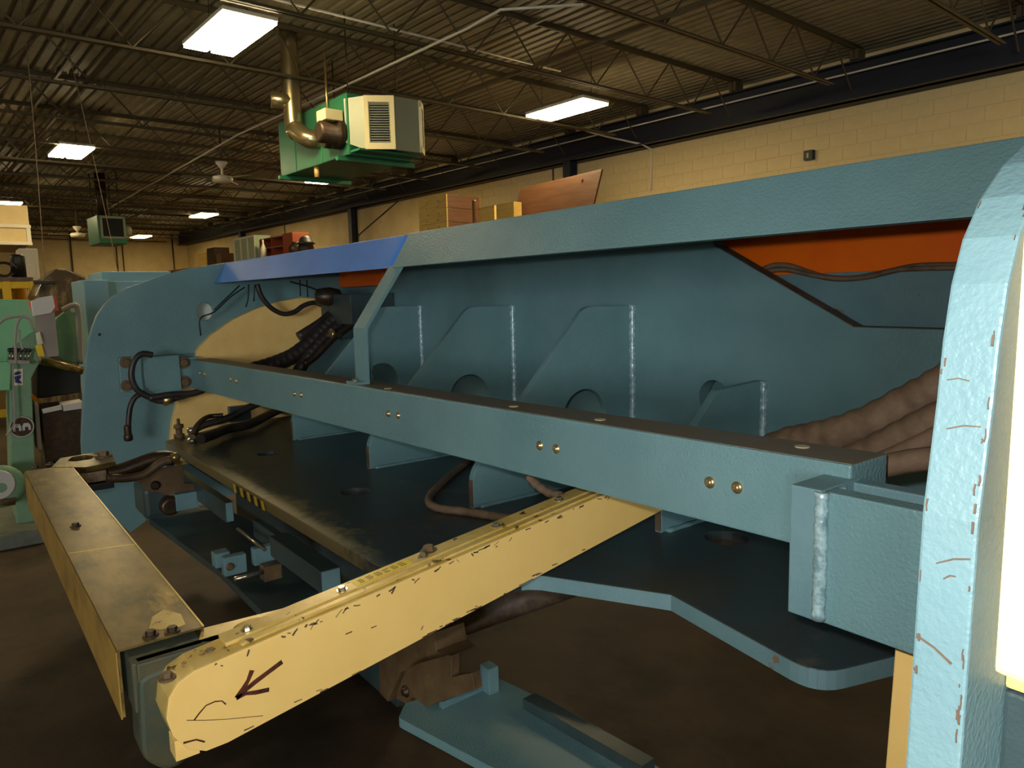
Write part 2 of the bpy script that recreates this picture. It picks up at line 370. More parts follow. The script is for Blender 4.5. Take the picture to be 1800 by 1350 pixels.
for x in JX:
    T = B0 @ Matrix.Translation((x, 0, 0))
    j = bpy.data.objects.new('roof_joist', None); j.empty_display_size = .1; COL.objects.link(j); j.parent = ceiling; j.matrix_basis = WORLD(ceiling).inverted() @ T
    child('bottom_chord', me_bot, j, T); child('top_chord', me_top, j, T)
    if -17 < x < -2.5:
        yy = RY0+.2
        while yy < 9.5:
            if yy > -1.5:
                child('web_rod', rodA, j, T @ Matrix.Translation((0, yy+.25, 4.495))); child('web_rod', rodB, j, T @ Matrix.Translation((0, yy+.75, 4.495)))
            yy += 1.0
    else: child('web_bracing', me_web, j, T)
# bridging angles and conduits under the roof
for z, y in ((4.24, 2.1), (4.72, 2.1), (4.24, 6.1), (4.72, 6.1)):
    box('bridging_bar', (RX0+.3, y-.018, z), (RX1-.3, y+.018, z+.03), JOIST, ceiling, bld=True)
q = [bZ(a, b, 4.17) for a, b in ((188, 368), (420, 236), (602, 153), (822, 50), (880, 17), (1025, 8))]
tube('conduit', q[:4]+q[4:], .014, WHITE, ceiling, 6, curve=False, bld=True)
q = [bZ(a, b, 4.35) for a, b in ((440, -12), (985, 125))]
tube('conduit', q, .012, WHITE, ceiling, 6, curve=False, bld=True)
q = [bY(1000, 221, 9.6), bY(1069, 241, 10.25), bY(1130, 254, gy+.05), bY(1144, 262, RY1-.03), bY(1145, 275, RY1-.03), bY(1144, 335, RY1-.03)]
tube('conduit', q, .018, WHITE, wall_back, 6, curve=False, bld=True)
p0, p1 = bY(905, 271, gy-.03), bY(1800, 57, gy-.03)
tube('conduit', [(p0.x-18, gy-.03, (p0.z+p1.z)/2), (p1.x+3, gy-.03, (p0.z+p1.z)/2)], .014, WHITE, gird, 6, curve=False, bld=True)
for px, py0 in ((125, 440), (205, 445), (218, 470), (303, 430)):
    p = bX(px, py0, RX0+.05); tube('wall_pipe', [(RX0+.05, p.y, 0), (RX0+.05, p.y, 4.6)], .03, JOIST, wall_left, 6, curve=False, bld=True)
# =================================================================== LIGHTS (fluorescent troffers below the joists)
def fixture(x, y, label, z=4.16):
    t = empty('ceiling_light', b2w((x, y, z)), rotz=DB); tag(t, label, 'ceiling light', 'twin panel shop lights')
    box('housing', (x-.59, y-.26, z+.03), (x+.59, y+.26, z+.07), WHITE, t, .008, bld=True)
    for s in (-1, 1):
        box('lens', (x-.58, y+s*.135-.115, z), (x+.58, y+s*.135+.115, z+.032), LAMPM, t, .006, bld=True)
    for sx in (-.5, .5):
        tube('hanger', [(x+sx, y, z+.09), (x+sx, y, DZ)], .004, DKSTEEL, t, 5, curve=False, bld=True)
L1 = bZ(402, 65, 4.16); fixture(L1.x, L1.y, 'large bright twin panel light left of the green flue heater')
L2 = bZ(995, 196, 4.16); fixture(L2.x, L2.y, 'bright twin panel light nearest the dark wall girder')
L3 = bZ(125, 269, 4.16); fixture(L3.x, L3.y, 'twin panel light at far left, above the small green heater')
L4 = bZ(358, 380, 4.16); fixture(L4.x, L4.y, 'small distant twin panel light below the white ceiling fan')
L5 = bZ(248, 417, 4.16); fixture(L5.x, L5.y, 'farthest small light just right of the small green heater')
L6 = bZ(575, 317, 4.16); fixture(L6.x, L6.y, 'light partly hidden below the large green flue heater')
L7 = bZ(14, 361, 4.16); fixture(L7.x, L7.y, 'twin panel light cut off by the left picture edge')
for x, y in ((-.4, 7.8), (-7.7, -2.2), (-15.0, -2.2), (-22.5, -2.2)): fixture(x, y, 'twin panel shop light outside the picture behind the camera')
# =================================================================== HEATERS
def heater_big():
    y0 = 4.15; z0, z1 = bY(492, 312, y0).z, 3.88
    xl, xr = bY(491, 260, y0).x, bY(612, 230, y0).x
    y1 = y0+.85
    t = empty('unit_heater', b2w(((xl+xr)/2, (y0+y1)/2, z0)), rotz=DB)
    tag(t, 'large green unit heater with silver flue and grey louvred hood', 'heater', 'hanging green heaters')
    box('body', (xl, y0, z0), (xr, y1, z1), GREEN, t, .012, bld=True)
    for px in (518, 565):
        x = bY(px, 250, y0).x; box('seam', (x-.012, y0-.006, z0), (x+.012, y0+.01, z1), GREEN, t, .002, bld=True)
    for x in (xl+.12, xr-.15): box('support_rail', (x-.03, y0-.08, z0-.05), (x+.03, y1+.1, z0), GREEN, t, .004, bld=True)
    hx = xr
    # hood: half octagon in plan, widening towards a vertical louvre
    zz0, zz1 = 3.24, 3.82
    hB, hC, hD = bZ(643, 263, zz0), bZ(696, 263, zz0), bZ(718, 270, zz0)
    plan = [(hx-.05, y0-.01), (hB.x, hB.y), (hC.x, hC.y), (hC.x, hD.y+.08), (hB.x, y1+.02), (hx-.05, y1)]
    bm = bmesh.new(); A = [bm.verts.new((a, b, zz0+(.10 if i in (0, 5) else 0))) for i, (a, b) in enumerate(plan)]; Bv = [bm.verts.new((a, b, zz1)) for a, b in plan]
    n = len(plan); bm.faces.new(A[::-1]); bm.faces.new(Bv)
    for i in range(n): bm.faces.new((A[i], A[(i+1) % n], Bv[(i+1) % n], Bv[i]))
    link('hood', bm_done(bm), HOOD, t, bld=True)
    def grille(a, b):
        a, b = Vector(a), Vector(b); d = (b-a).normalized(); nn = Vector((d.y, -d.x)); L_ = (b-a).length
        def P(s, o, z): v = a+d*s+nn*o; return (v.x, v.y, z)
        def bar(nm, s0, s1, o0, o1, za, zb, mt, par):
            return hexa(nm, [P(s0, o0, za), P(s1, o0, za), P(s1, o1, za), P(s0, o1, za), P(s0, o0, zb), P(s1, o0, zb), P(s1, o1, zb), P(s0, o1, zb)], mt, par, bld=True)
        fr = bar('grille', .0, L_, .0, .006, zz0, zz1, FRAMEW, t)
        bar('opening', .06, L_-.06, .004, .010, zz0+.07, zz1-.08, DARK, fr)
        for s0, s1 in ((0.0, .05), (L_-.05, L_)): bar('frame_bar', s0, s1, .005, .03, zz0, zz1, FRAMEW, fr)
        for za, zb in ((zz0, zz0+.07), (zz1-.07, zz1)): bar('frame_bar', 0, L_, .005, .031, za, zb, FRAMEW, fr)
        k = 16
        for i in range(k):
            za = zz0+.07+(zz1-zz0-.15)*(i+.3)/k; bar('louvre', .05, L_-.05, .006, .02, za, za+.009, HOOD, fr)
    grille(plan[1], plan[2]); grille(plan[3], plan[4])
    box('outlet_duct', (xr-.02, y0+.02, z0+.02), (hx+.2, y1-.02, zz0+.01), GREEN, t, .004, bld=True)
    # flue: vertical pipe, tee, elbow into the body
    f = lambda px, py: bY(px, py, y0-.16)
    e = f(535, 243); top = f(514, 185)
    tube('flue_pipe', [(top.x, y0-.16, DZ), (top.x, y0-.16, f(514, 215).z), (top.x+.10, y0-.16, e.z+.12), (e.x, y0-.1, e.z), (e.x+.06, y0+.03, e.z)], .11, GALV, t, 16, 6, bld=True)
    q_ = f(503, 183); lathe('tee_cap', (top.x, y0-.16, q_.z), (-.35, -.9, 0), [(.1, 0), (.105, .12), (.105, .24), (.09, .25)], GALV, t, 16, bld=True)
    m = f(576, 230)
    mo = lathe('blower_motor', (m.x, y0, m.z-.02), (0, -1, 0), [(.17, 0), (.17, .08), (.12, .1), (.12, .26), (.09, .28)], DKSTEEL, t, 18, bld=True)
    box('junction_cover', (m.x-.10, y0-.24, m.z+.10), (m.x+.12, y0-.02, m.z+.22), FRAMEW, t, .01, bld=True)
    lathe('motor_pulley', (m.x-.2, y0-.02, m.z-.08), (0, -1, 0), [(.07, 0), (.07, .1)], DKSTEEL, t, 14, bld=True)
    d_ = bY(562, 300, y0+.1); tube('drain_pipe', [(d_.x, y0+.06, z0+.02), (d_.x, y0+.06, z0-.12)], .03, CREAMC, t, 10, curve=False, bld=True)
    g = f(556, 170); tube('gas_pipe', [(g.x, y0-.03, DZ-.4), (g.x, y0-.03, f(556, 240).z)], .012, BRASS, t, 6, curve=False, bld=True)
    for sx in (xl+.15, xr-.15):
        for sy in (y0+.1, y1-.1): tube('hanger', [(sx, sy, z1-.01), (sx, sy, DZ)], .008, DKSTEEL, t, 5, curve=False, bld=True)
heater_big()
def heater_small():
    x1 = -20.0; y0, y1 = bX(172, 400, x1).y, bX(222, 400, x1).y; z0, z1 = 3.03, 3.70; x0 = x1-1.15
    t = empty('unit_heater', b2w(((x0+x1)/2, (y0+y1)/2, z0)), rotz=DB)
    tag(t, 'small distant green unit heater with dark square outlet', 'heater', 'hanging green heaters')
    box('body', (x0, y0, z0), (x1, y1, z1), GREEN, t, .015, bld=True)
    box('outlet', (x1-.02, y0+.1, z0+.16), (x1+.012, y1-.06, z1-.06), DARK, t, bld=True)
    for a, b in (((x1, y0+.06, z0+.12), (x1+.03, y1-.02, z0+.17)), ((x1, y0+.06, z1-.07), (x1+.03, y1-.02, z1-.02)), ((x1, y0+.05, z0+.12), (x1+.03, y0+.1, z1-.02)), ((x1, y1-.07, z0+.12), (x1+.03, y1-.02, z1-.02))):
        box('frame_bar', a, b, HOOD, t, bld=True)
    for s in (x0+.2, x1-.15):
        for y in (y0+.1, y1-.1): tube('hanger', [(s, y, z1-.01), (s, y, DZ)], .012, DKSTEEL, t, 5, curve=False, bld=True)
    tube('flue_pipe', [(x0+.3, (y0+y1)/2, z1-.02), (x0+.3, (y0+y1)/2, DZ)], .13, DKSTEEL, t, 12, curve=False, bld=True)
    lathe('motor', (x1-.4, y1, z0+.35), (0, 1, 0), [(.12, 0), (.12, .16), (.08, .2)], WHITE, t, 12, bld=True)
heater_small()
def fan(px, ptop, pbot, x, label):
    a, b = bX(px, ptop, x), bX(px, pbot, x)
    t = empty('ceiling_fan', b2w((x, a.y, b.z)), rotz=DB); tag(t, label, 'ceiling fan', 'white ceiling fans')
    hgt = a.z-b.z
    tube('hanger', [(x, a.y, a.z-.01), (x, a.y, DZ)], .02, JOIST, t, 6, curve=False, bld=True)
    lathe('canopy', (x, a.y, a.z), (0, 0, -1), [(.11, 0), (.10, .04), (.05, .1), (.03, .13)], WHITE, t, 16, bld=True)
    tube('rod', [(x, a.y, a.z-.1), (x, a.y, b.z+.1)], .022, WHITE, t, 8, curve=False, bld=True)
    lathe('motor', (x, a.y, b.z), (0, 0, 1), [(.06, 0), (.17, .03), (.19, .08), (.17, .12), (.05, .15)], WHITE, t, 20, bld=True)
    for k in range(3):
        an = k*2*math.pi/3+.4; c, s = math.cos(an), math.sin(an)
        pt = lambda r, o, z: (x+c*r-s*o, a.y+s*r+c*o, b.z+.075+z)
        hexa('blade', [pt(.16, -.06, 0), pt(.70, -.07, 0), pt(.70, .07, .012), pt(.16, .06, .012), pt(.16, -.06, .006), pt(.70, -.07, .006), pt(.70, .07, .018), pt(.16, .06, .018)], HOOD, t, bld=True)
fan(389, 284, 322, -14.2, 'white ceiling fan hanging left of the large green heater')
fan(135, 398, 418, -24.0, 'faint distant ceiling fan left of the small green heater')
# =================================================================== THE PRESS BRAKE (machine coordinates = world)
XL, XR, ZP, YW = -4.33, -.222, .908, 2.06
press = empty('press_brake', (-2.3, 1.6, 0))
tag(press, 'long teal hydraulic press brake seen from its open rear side', 'press brake')
# ---- side frames
prof = yz([(143, 775), (146, 700), (150, 640), (155, 600), (162, 576), (170, 555), (183, 536), (200, 520), (222, 507), (250, 497), (290, 483), (330, 472), (395, 462)], XL)
low = [(2.5, 0), (1.3, 0), (1.3, .47), (.87, .47), (.70, .36), (.50, .62)]
fr_l = plate('side_frame', 'X', XL-.02, .04, prof+[(2.5, prof[-1][1]+.05)]+low, TEAL, press, holes=[[(p.y, p.z) for p in (onX(361+15*math.cos(a), 548+16*math.sin(a), XL) for a in [i*2*math.pi/24 for i in range(24)])]], bev=.003)
box('sight_window', (XL-.1, onX(345, 548, XL).y, onX(361, 566, XL).z), (XL-.06, onX(378, 548, XL).y, onX(361, 530, XL).z), BLUEW, fr_l)
h_ = onX(175, 588, XL); lathe('plug_hole', h_, (1, 0, 0), [(.008, -.002), (.008, .002)], BLACK, fr_l, 10)
rp = yz([(1590, 1350), (1620, 900), (1645, 700), (1655, 600), (1670, 500), (1690, 420), (1720, 350), (1760, 290), (1800, 250)], XR)
rp = [(.47, .85)]+rp+[(.80, 1.745), (1.0, 1.79), (1.3, 1.83), (2.5, 1.88)]
fr_r = plate('side_frame', 'X', XR+.018, .036, rp+low[:5]+[(.45, .64)], TEALW, press, bev=.0022)
# rust-chipped edge scars on the near frame
def yedge(z):
    for (a, b), (c, d) in zip(rp, rp[1:]):
        if b <= z <= d: return a+(c-a)*(z-b)/(d-b)
    return .5
sc_l = []
for (p0, p1, wd) in (((1625, 1110), (1685, 1158), .0009), ((1655, 985), (1715, 978), .0006), ((1668, 1012), (1690, 1008), .0006), ((1655, 670), (1695, 672), .0005), ((1660, 755), (1720, 752), .0005)):
    q0, q1 = onY(*p0, .54), onY(*p1, .54)
    q0.y = yedge(q0.z); q1.y = yedge(q1.z); qm = (q0+q1)/2+Vector((0, 0, .0015)); qm.y = yedge(qm.z)
    sc_l.append(([q0, qm, q1], wd))
for q_ in sc_l: strokes('scratch', [q_], .001, None, (0, -1, .12), RUSTL, fr_r)
random.seed(11)
for i in range(34):
    z = random.uniform(1.27, 1.66); ln = random.uniform(.002, .010); wd = random.uniform(.0003, .0008)
    x = XR+.036-.0025-random.random()**2*.002 if i < 24 else XR+.0022+random.random()**2*.002
    strokes('paint_chip', [([(x, yedge(z)-.0003, z), (x+random.uniform(-.0006, .0006), yedge(z+ln/2)-.0003, z+ln/2), (x, yedge(z+ln)-.0003, z+ln)], wd)], .001, None, (0, -1, .1), RUSTL, fr_r)
# ---- cream nose plates on the inner faces of the frames
ynose = yz([(300, 775), (303, 745), (309, 720), (320, 682), (333, 645), (350, 612), (375, 586), (410, 562), (450, 543), (490, 530), (530, 523), (560, 525), (577, 533), (584, 548)], XL+.05)
nose_l = plate('cream_nose_plate', 'X', XL+.025, .05, ynose+[(ynose[-1][0]+.05, 1.3), (ynose[-1][0]+.05, .7), (ynose[0][0], .7)], CREAMC, press, bev=.003)
a_ = onX(1574, 1125, -.46); b_ = onX(1556, 1350, -.46)
plate('cream_nose_plate', 'X', -.444, .032, [(a_.y, 1.17), (a_.y, a_.z), (a_.y-.004, a_.z-.06), (b_.y, b_.z), (b_.y-.03, .75), (1.30, .72), (1.32, 1.17)], CREAM, press)
# ---- back plate with its chamfered relief windows
dA, dB = onY(1256, 432, YW), onY(1500, 575, YW)
xm = -2.40
bp = [(XR-.02, dB.z-.005), (dB.x, dB.z), (dA.x, dA.z), (dA.x-.02, 1.80)]
lft = [(-3.80, 1.80), (-3.80, 1.62), (-3.98, 1.44), (XL+.02, 1.44)]
hc = onY(1254, 700, YW)
back = plate('back_plate', 'Y', YW+.03, .06, bp+lft+[(XL+.02, ZP-.02), (XR-.02, ZP-.02)], TEAL, press, holes=[circ(hc.x, hc.z, .062, 28)], bev=.002)
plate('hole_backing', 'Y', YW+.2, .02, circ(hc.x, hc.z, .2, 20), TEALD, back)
# cut edges of the relief window
def edge_strip(p, q, nm='cut_edge'):
    (x0, z0), (x1, z1) = p, q; d = Vector((x1-x0, z1-z0)).normalized(); n = Vector((-d.y, d.x))*.0015
    if n.y < 0: n = -n
    hexa(nm, [(x0, YW+.003, z0), (x1, YW+.003, z1), (x1, YW+.058, z1), (x0, YW+.058, z0), (x0+n.x, YW+.003, z0+n.y), (x1+n.x, YW+.003, z1+n.y), (x1+n.x, YW+.058, z1+n.y), (x0+n.x, YW+.058, z0+n.y)], RUSTL, back)
edge_strip((dB.x, dB.z), (dA.x, dA.z)); edge_strip((dB.x, dB.z), (XR-.03, dB.z-.005))
# plates behind the relief windows
zo = onY(1600, 474, YW+.14).z
pl_in = box('inner_plate', (XL+.06, YW+.14, 1.2), (XR-.03, YW+.20, zo), TEALW, press, .003)
box('orange_beam', (XL+.06, YW+.17, zo-.03), (XR-.03, YW+.26, 1.84), ORANGE, press, .004)
ol = onY(573, 492, 1.99); box('orange_beam', (ol.x, 1.99, onY(640, 503, 1.99).z), (-3.76, 2.05, 1.80), ORANGE, press, .004)
tube('conduit_hose', [onY(x, y, YW+.12) for x, y in ((1338, 474), (1362, 466), (1390, 468), (1420, 478), (1455, 488), (1500, 489), (1550, 480), (1610, 468), (1690, 466))], .009, HOSEB, press, 8)
tube('conduit_hose', [onY(x, y, YW+.10) for x, y in ((1340, 478), (1380, 474), (1430, 484), (1480, 490), (1530, 486), (1580, 474), (1690, 470))], .007, HOSEB, press, 8)
# ---- table plate
tb = xy([(690, 1010), (735, 1035)], ZP)
cr = xy([(930, 1012), (952, 1011), (1180, 1045)], ZP)
rt = xy([(1180, 1045), (1425, 1174)], ZP)
out = [(-3.93, .824), (-1.47, .832), (-1.41, .93), (cr[0][0]-.01, cr[0][1]), cr[1], cr[2], (-.655, 1.182), (-.585, 1.40), (-.585, YW+.01), (XL+.06, YW+.01), (XL+.12, 1.25), (-4.0, .93)]
def thole(px, py, wpx):
    c = onZ(px, py, ZP); e = onZ(px+wpx/2, py, ZP); return c, (e-c).length*.92
TH = [thole(623, 864, 54), thole(472, 797, 40), thole(1277, 945, 84)]
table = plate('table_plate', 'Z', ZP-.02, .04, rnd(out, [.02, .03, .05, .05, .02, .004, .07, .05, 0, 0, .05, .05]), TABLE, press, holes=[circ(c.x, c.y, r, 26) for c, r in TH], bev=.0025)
# bright painted rim along the front of the table
for i, (c, r) in enumerate(TH):
    lathe('counterbore', (c.x, c.y, ZP-.035), (0, 0, 1), [(r*1.04, 0), (r*1.04, .008)], RUSTL if i < 2 else RUST, table, 24)
for i in range(9):
    p0 = onZ(414+i*6.0, 848+i*3.7, ZP)
    hexa('hazard_stripe', [(p0.x, .8205, ZP-.036), (p0.x+.022, .8205, ZP-.036), (p0.x+.022, .822, ZP-.036), (p0.x, .822, ZP-.036), (p0.x-.012, .8205, ZP-.006), (p0.x+.010, .8205, ZP-.006), (p0.x+.010, .822, ZP-.006), (p0.x-.012, .822, ZP-.006)], YELLOW if i % 2 == 0 else BLACK, table)
# rim faces (lighter paint on the flame-cut edge of the right half)
def rim(pts):
    for (x0, y0), (x1, y1) in zip(pts, pts[1:]):
        d = Vector((x1-x0, y1-y0)).normalized(); n = Vector((d.y, -d.x))*.0012
        hexa('rim_face', [(x0, y0, ZP-.0385), (x1, y1, ZP-.0385), (x1+n.x, y1+n.y, ZP-.0385), (x0+n.x, y0+n.y, ZP-.0385), (x0, y0, ZP-.0015), (x1, y1, ZP-.0015), (x1+n.x, y1+n.y, ZP-.0015), (x0+n.x, y0+n.y, ZP-.0015)], TEALW, table)
rr = rnd(out, [.02, .03, .05, .05, .02, .004, .07, .05, 0, 0, .05, .05])
i0 = min(range(len(rr)), key=lambda i: (rr[i][0]-(cr[0][0]-.01))**2+(rr[i][1]-cr[0][1])**2)
rim([p for p in rr[i0-3:] if p[1] < 1.42 and p[0] > -1.5][:40])
# ---- ribs
XT = [-3.475, -2.657, -1.921]
sl = yz([(648, 775), (722, 678), (830, 547)], XT[1]); wt = onX(905, 546, XT[1])
hcen = onX(826, 700, XT[1]); hr = (onX(860, 700, XT[1])-hcen).length
ribp = rnd([(sl[0][0], ZP), (sl[0][0], sl[0][1]), (sl[2][0]-.02, 1.548), (YW, 1.546), (YW, ZP)], [.0, .09, .09, 0, 0])
def weld(x, z0, z1, par):
    pts = []; n = int((z1-z0)/.012)
    for i in range(n+1): pts.append((x, YW-.004, z0+(z1-z0)*i/n))
    tube('weld_bead', pts, lambda i: .0125+.0016*math.sin(i*2.3), WELD, par, 8, curve=False)
def foot_weld(x, y0, y1, par):
    n = int((y1-y0)/.02); tube('weld_bead', [(x, y0+(y1-y0)*i/n, ZP+.002) for i in range(n+1)], lambda i: .008+.0012*math.sin(i*1.9), TEALW, par, 7, curve=False)
def rib(x, poly, top, y0, hole=True):
    o = plate('rib', 'X', x-.0125, .025, poly, TEAL, press, holes=[circ(hcen.y, hcen.z, hr, 28)] if hole else [], bev=.002)
    weld(x+.006, 1.0, top+.004, o); foot_weld(x+.006, y0+.02, YW-.03, o)
    z1 = [p for p in poly if abs(p[0]-y0) < .002]
    box('edge_face', (x-.0235, y0-.0012, ZP+.004), (x-.0015, y0+.001, max(p[1] for p in z1)), RUSTL, o)
for x in XT: rib(x, ribp, 1.546, sl[0][0])
sm = yz([(1200, 748), (1262, 686)], -1.355)
smp = [(1.573, ZP), (1.573, 1.06), (sm[1][0], sm[1][1]), (YW, 1.305), (YW, ZP)]
rib(-1.355, rnd(smp, [0, .04, .02, 0, 0]), 1.30, 1.573, False)
ql = yz([(516, 655), (519, 640), (578, 599)], -4.08)
rib(-4.08, rnd([(ql[0][0], ZP), (ql[1][0], ql[1][1]), ql[2], (YW, ql[2][1]+.005), (YW, ZP)], [0, .04, .03, 0, 0]), ql[2][1], ql[0][0], False)
# ---- rear beam
YB, YB2 = 1.042, 1.155
tL, tR, bL, bR = 1.287, 1.336, 1.128, 1.193
bx0, bx1 = -4.21, -.535
beam = hexa('rear_beam', [(bx0, YB, bL), (bx1, YB, bR), (bx1, YB2, bR), (bx0, YB2, bL), (bx0, YB, tL), (bx1, YB, tR), (bx1, YB2, tR), (bx0, YB2, tL)], TEAL, press, .004)
def ztop(x): return tL+(tR-tL)*(x-bx0)/(bx1-bx0)
hexa('grime_film', [(bx0+.05, YB+.005, ztop(bx0+.05)), (bx1, YB+.005, tR), (bx1, YB2-.004, tR), (bx0+.05, YB2-.004, ztop(bx0+.05)), (bx0+.05, YB+.005, ztop(bx0+.05)+.0008), (bx1, YB+.005, tR+.0008), (bx1, YB2-.004, tR+.0008), (bx0+.05, YB2-.004, ztop(bx0+.05)+.0008)], BEAMTOP, beam)
for px, py in ((352, 656), (360, 658), (406, 667), (416, 670), (518, 692), (530, 694), (683, 727), (700, 730), (949, 783), (978, 789), (1248, 848), (1296, 857)):
    dome(onY(px, py, YB), (0, -1, 0), .0072, BRASS, beam)
for px, py in ((1410, 791), (1055, 737), (903, 711), (678, 676)):
    p = onZ(px, py, 1.33); p.z = ztop(p.x); p.y = min(max(p.y, YB+.03), YB2-.03)
    lathe('plug', p, (0, 0, 1), [(.012, .0), (.012, .0022)], mat('plug_cream', rgb(206, 190, 150), .5), beam, 14)
# ---- left mounting bracket
mp_ = yz([(207, 628), (330, 622), (376, 617), (376, 640), (333, 684), (211, 690)], XL+.02)
brk = plate('mounting_plate', 'X', XL+.02, .04, mp_, TEAL, press, bev=.004)
bq = yz([(252, 628), (315, 628), (316, 688), (256, 690)], XL+.12)
bx_l = [min(q[0] for q in bq), max(q[0] for q in bq), min(q[1] for q in bq), max(q[1] for q in bq)]
box('bracket_block', (XL+.02, bx_l[0], bx_l[2]), (XL+.12, bx_l[1], bx_l[3]), TEAL, press, .003)
fq = yz([(314, 629), (334, 629), (334, 683), (316, 684)], XL+.1)
flg = box('bracket_flange', (XL+.02, fq[0][0], fq[3][1]), (XL+.10, fq[1][0]+.04, fq[0][1]), TEAL, press, .003)
for px, py in ((322, 637), (324, 671)): hexbolt(onX(px, py, XL+.10), (1, 0, 0), .022, RUST, flg)
for px, py in ((221, 637), (223, 678)): hexbolt(onX(px, py, XL+.04), (1, 0, 0), .02, RUST, brk)
# ---- right mounting bracket: bar, front plate, weld
A = onX(1390, 851, -.578); Bq = onX(1384, 1075, -.578)
ybr = (A.y+Bq.y)/2
zt, zb = A.z, Bq.z
bar = box('bracket_bar', (-.578, ybr, zb), (-.530, YB+.02, zt), TEALW, press, .0025)
fp = box('bracket_front_plate', (-.532, ybr+.006, zb-.001), (XR, ybr+.040, zt-.002), TEAL, press, .0025)
n = 22; tube('weld_bead', [(-.530, ybr+.001, zb+.004+(zt-zb-.006)*i/n) for i in range(n+1)], lambda i: .0095+.0012*math.sin(i*2.1), WELD, fp, 8, curve=False)
n = 8; tube('weld_bead', [(-.528, ybr+.045, zt-.06+.058*i/n) for i in range(n+1)], lambda i: .010+.001*math.sin(i*2.1), WELD, fp, 8, curve=False)
box('bracket_rear_plate', (-.532, YB+.0, zb+.02), (XR, YB+.03, zt-.004), TEALW, press, .0025)
box('bracket_floor', (-.532, ybr+.04, zb+.03), (XR, YB, zb+.05), TEALD, press, .002)
# ---- top covers
cvp = [(1.22, 1.697), (1.294, 1.814), (2.34, 1.90), (2.34, 1.88), (1.34, 1.79), (1.30, 1.70)]
cvl = [(1.226, 1.697), (1.300, 1.812), (2.34, 1.90), (2.34, 1.88), (1.34, 1.785), (1.275, 1.70)]
sweepX('top_cover', cvp, -2.238, XR-.001, TEAL, press, .0025)
sweepX('top_cover', cvl, XL+.012, -2.276, COVERB, press, .0025)
# ---- cover strap standing on the beam
ys = 1.085; xs0, xs1 = onY(622, 600, ys).x, onY(641, 600, ys).x
zs = onY(622, 576, ys).z; zt_ = ztop((xs0+xs1)/2)
def barpath(name, path, x0, x1, th, mt, par):
    bm = bmesh.new(); P = [Vector(p) for p in path]; L_, R_ = [], []
    for i, p in enumerate(P):
        a = (P[i]-P[i-1]).normalized() if i else (P[1]-P[0]).normalized(); b = (P[i+1]-P[i]).normalized() if i < len(P)-1 else a
        t = (a+b).normalized(); nn = Vector((-t.y, t.x)); k = 1/max(.4, nn.dot(Vector((-a.y, a.x)))); L_.append(p); R_.append(p-nn*th*k)
    pr = L_+R_[::-1]; A = [bm.verts.new((x0, q.x, q.y)) for q in pr]; B = [bm.verts.new((x1, q.x, q.y)) for q in pr]; n = len(pr)
    for i in range(n): bm.faces.new((A[i], A[(i+1) % n], B[(i+1) % n], B[i]))
    for i in range(len(P)-1):
        bm.faces.new((A[i], A[i+1], A[n-2-i], A[n-1-i])); bm.faces.new((B[i], B[i+1], B[n-2-i], B[n-1-i]))
    return link(name, bm_done(bm), mt, par)
strap = barpath('cover_strap', [(ys-.035, zt_+.010), (ys, zt_+.010), (ys, zs), (1.232, 1.705)], xs0, xs1, .012, TEAL, press)
hexbolt(((xs0+xs1)/2-.01, ys-.018, zt_+.010), (0, 0, 1), .008, STEEL, strap)
# ---- hoses and cables
def hose(pix, plane, r, mt=RUBBER, corr=None, n=8, seg=10, name='hose'):
    pts = [plane(*p) for p in pix]; c = catmull(pts, n)
    bm = bmesh.new()
    if corr:
        L_ = 0; fine = []
        for a, b in zip(c, c[1:]):
            k = max(1, int((b-a).length/.006)); fine += [a.lerp(b, i/k) for i in range(k)]
        fine.append(c[-1]); tube_bm(bm, fine, lambda i: r+corr*math.sin(i*1.25), seg)
    else: tube_bm(bm, c, r, seg)
    o = link(name, bm_done(bm), mt, press)
    for p in o.data.polygons: p.use_smooth = len(p.vertices) == 4
    return o
X_ = lambda d: (lambda px, py: onX(px, py, d)); Y_ = lambda d: (lambda px, py: onY(px, py, d)); Z_ = lambda d: (lambda px, py: onZ(px, py, d))
hose([(268, 624), (250, 622), (236, 634), (231, 660), (240, 684), (262, 698), (285, 705), (320, 697), (360, 684)], X_(XL+.16), .016)
hose([(262, 700), (300, 694), (335, 692), (356, 686)], X_(XL+.18), .018, RUBBER)
hh = hose([(255, 690), (238, 698), (229, 715), (226, 740), (226, 757)], X_(XL+.15), .014)
q = onX(226, 775, XL+.15); lathe('coupling', q, (0, 0, 1), [(.015, 0), (.022, .005), (.022, .03), (.018, .035), (.018, .075), (.013, .085)], DKSTEEL, hh, 12)
lathe('hose_clamp', onX(293, 702, XL+.16)+Vector((0, -.02, -.005)), (0, 1, .1), [(.03, 0), (.03, .045)], BRASS, hh, 12)
hose([(660, 530), (610, 545), (575, 572), (545, 602), (515, 625), (480, 640), (440, 652)], X_(-4.02), .045, RUBBER, .0012)
hose([(660, 545), (615, 556), (580, 585), (548, 618), (520, 660), (505, 690)], X_(-3.96), .033, RUBBER, .0008)
hose([(640, 540), (592, 548), (560, 570), (525, 592)], X_(-4.05), .028, RUBBER)
hose([(640, 556), (590, 590), (555, 625), (535, 640)], X_(-3.9), .02, DKSTEEL)
hose([(452, 500), (458, 518), (468, 533), (482, 545), (500, 552), (518, 548), (534, 537), (552, 532), (566, 536)], X_(XL+.16), .014)
hose([(421, 502), (400, 522), (376, 545)], X_(XL+.10), .004, BLACK, n=4, name='cable'); hose([(430, 505), (405, 522), (377, 548), (352, 560), (353, 590)], X_(XL+.09), .004, BLACK, n=4, name='cable')
hose([(437, 500), (436, 525), (432, 540)], X_(XL+.11), .004, BLACK, n=4, name='cable'); hose([(448, 500), (446, 530)], X_(XL+.11), .004, BLACK, n=4, name='cable')
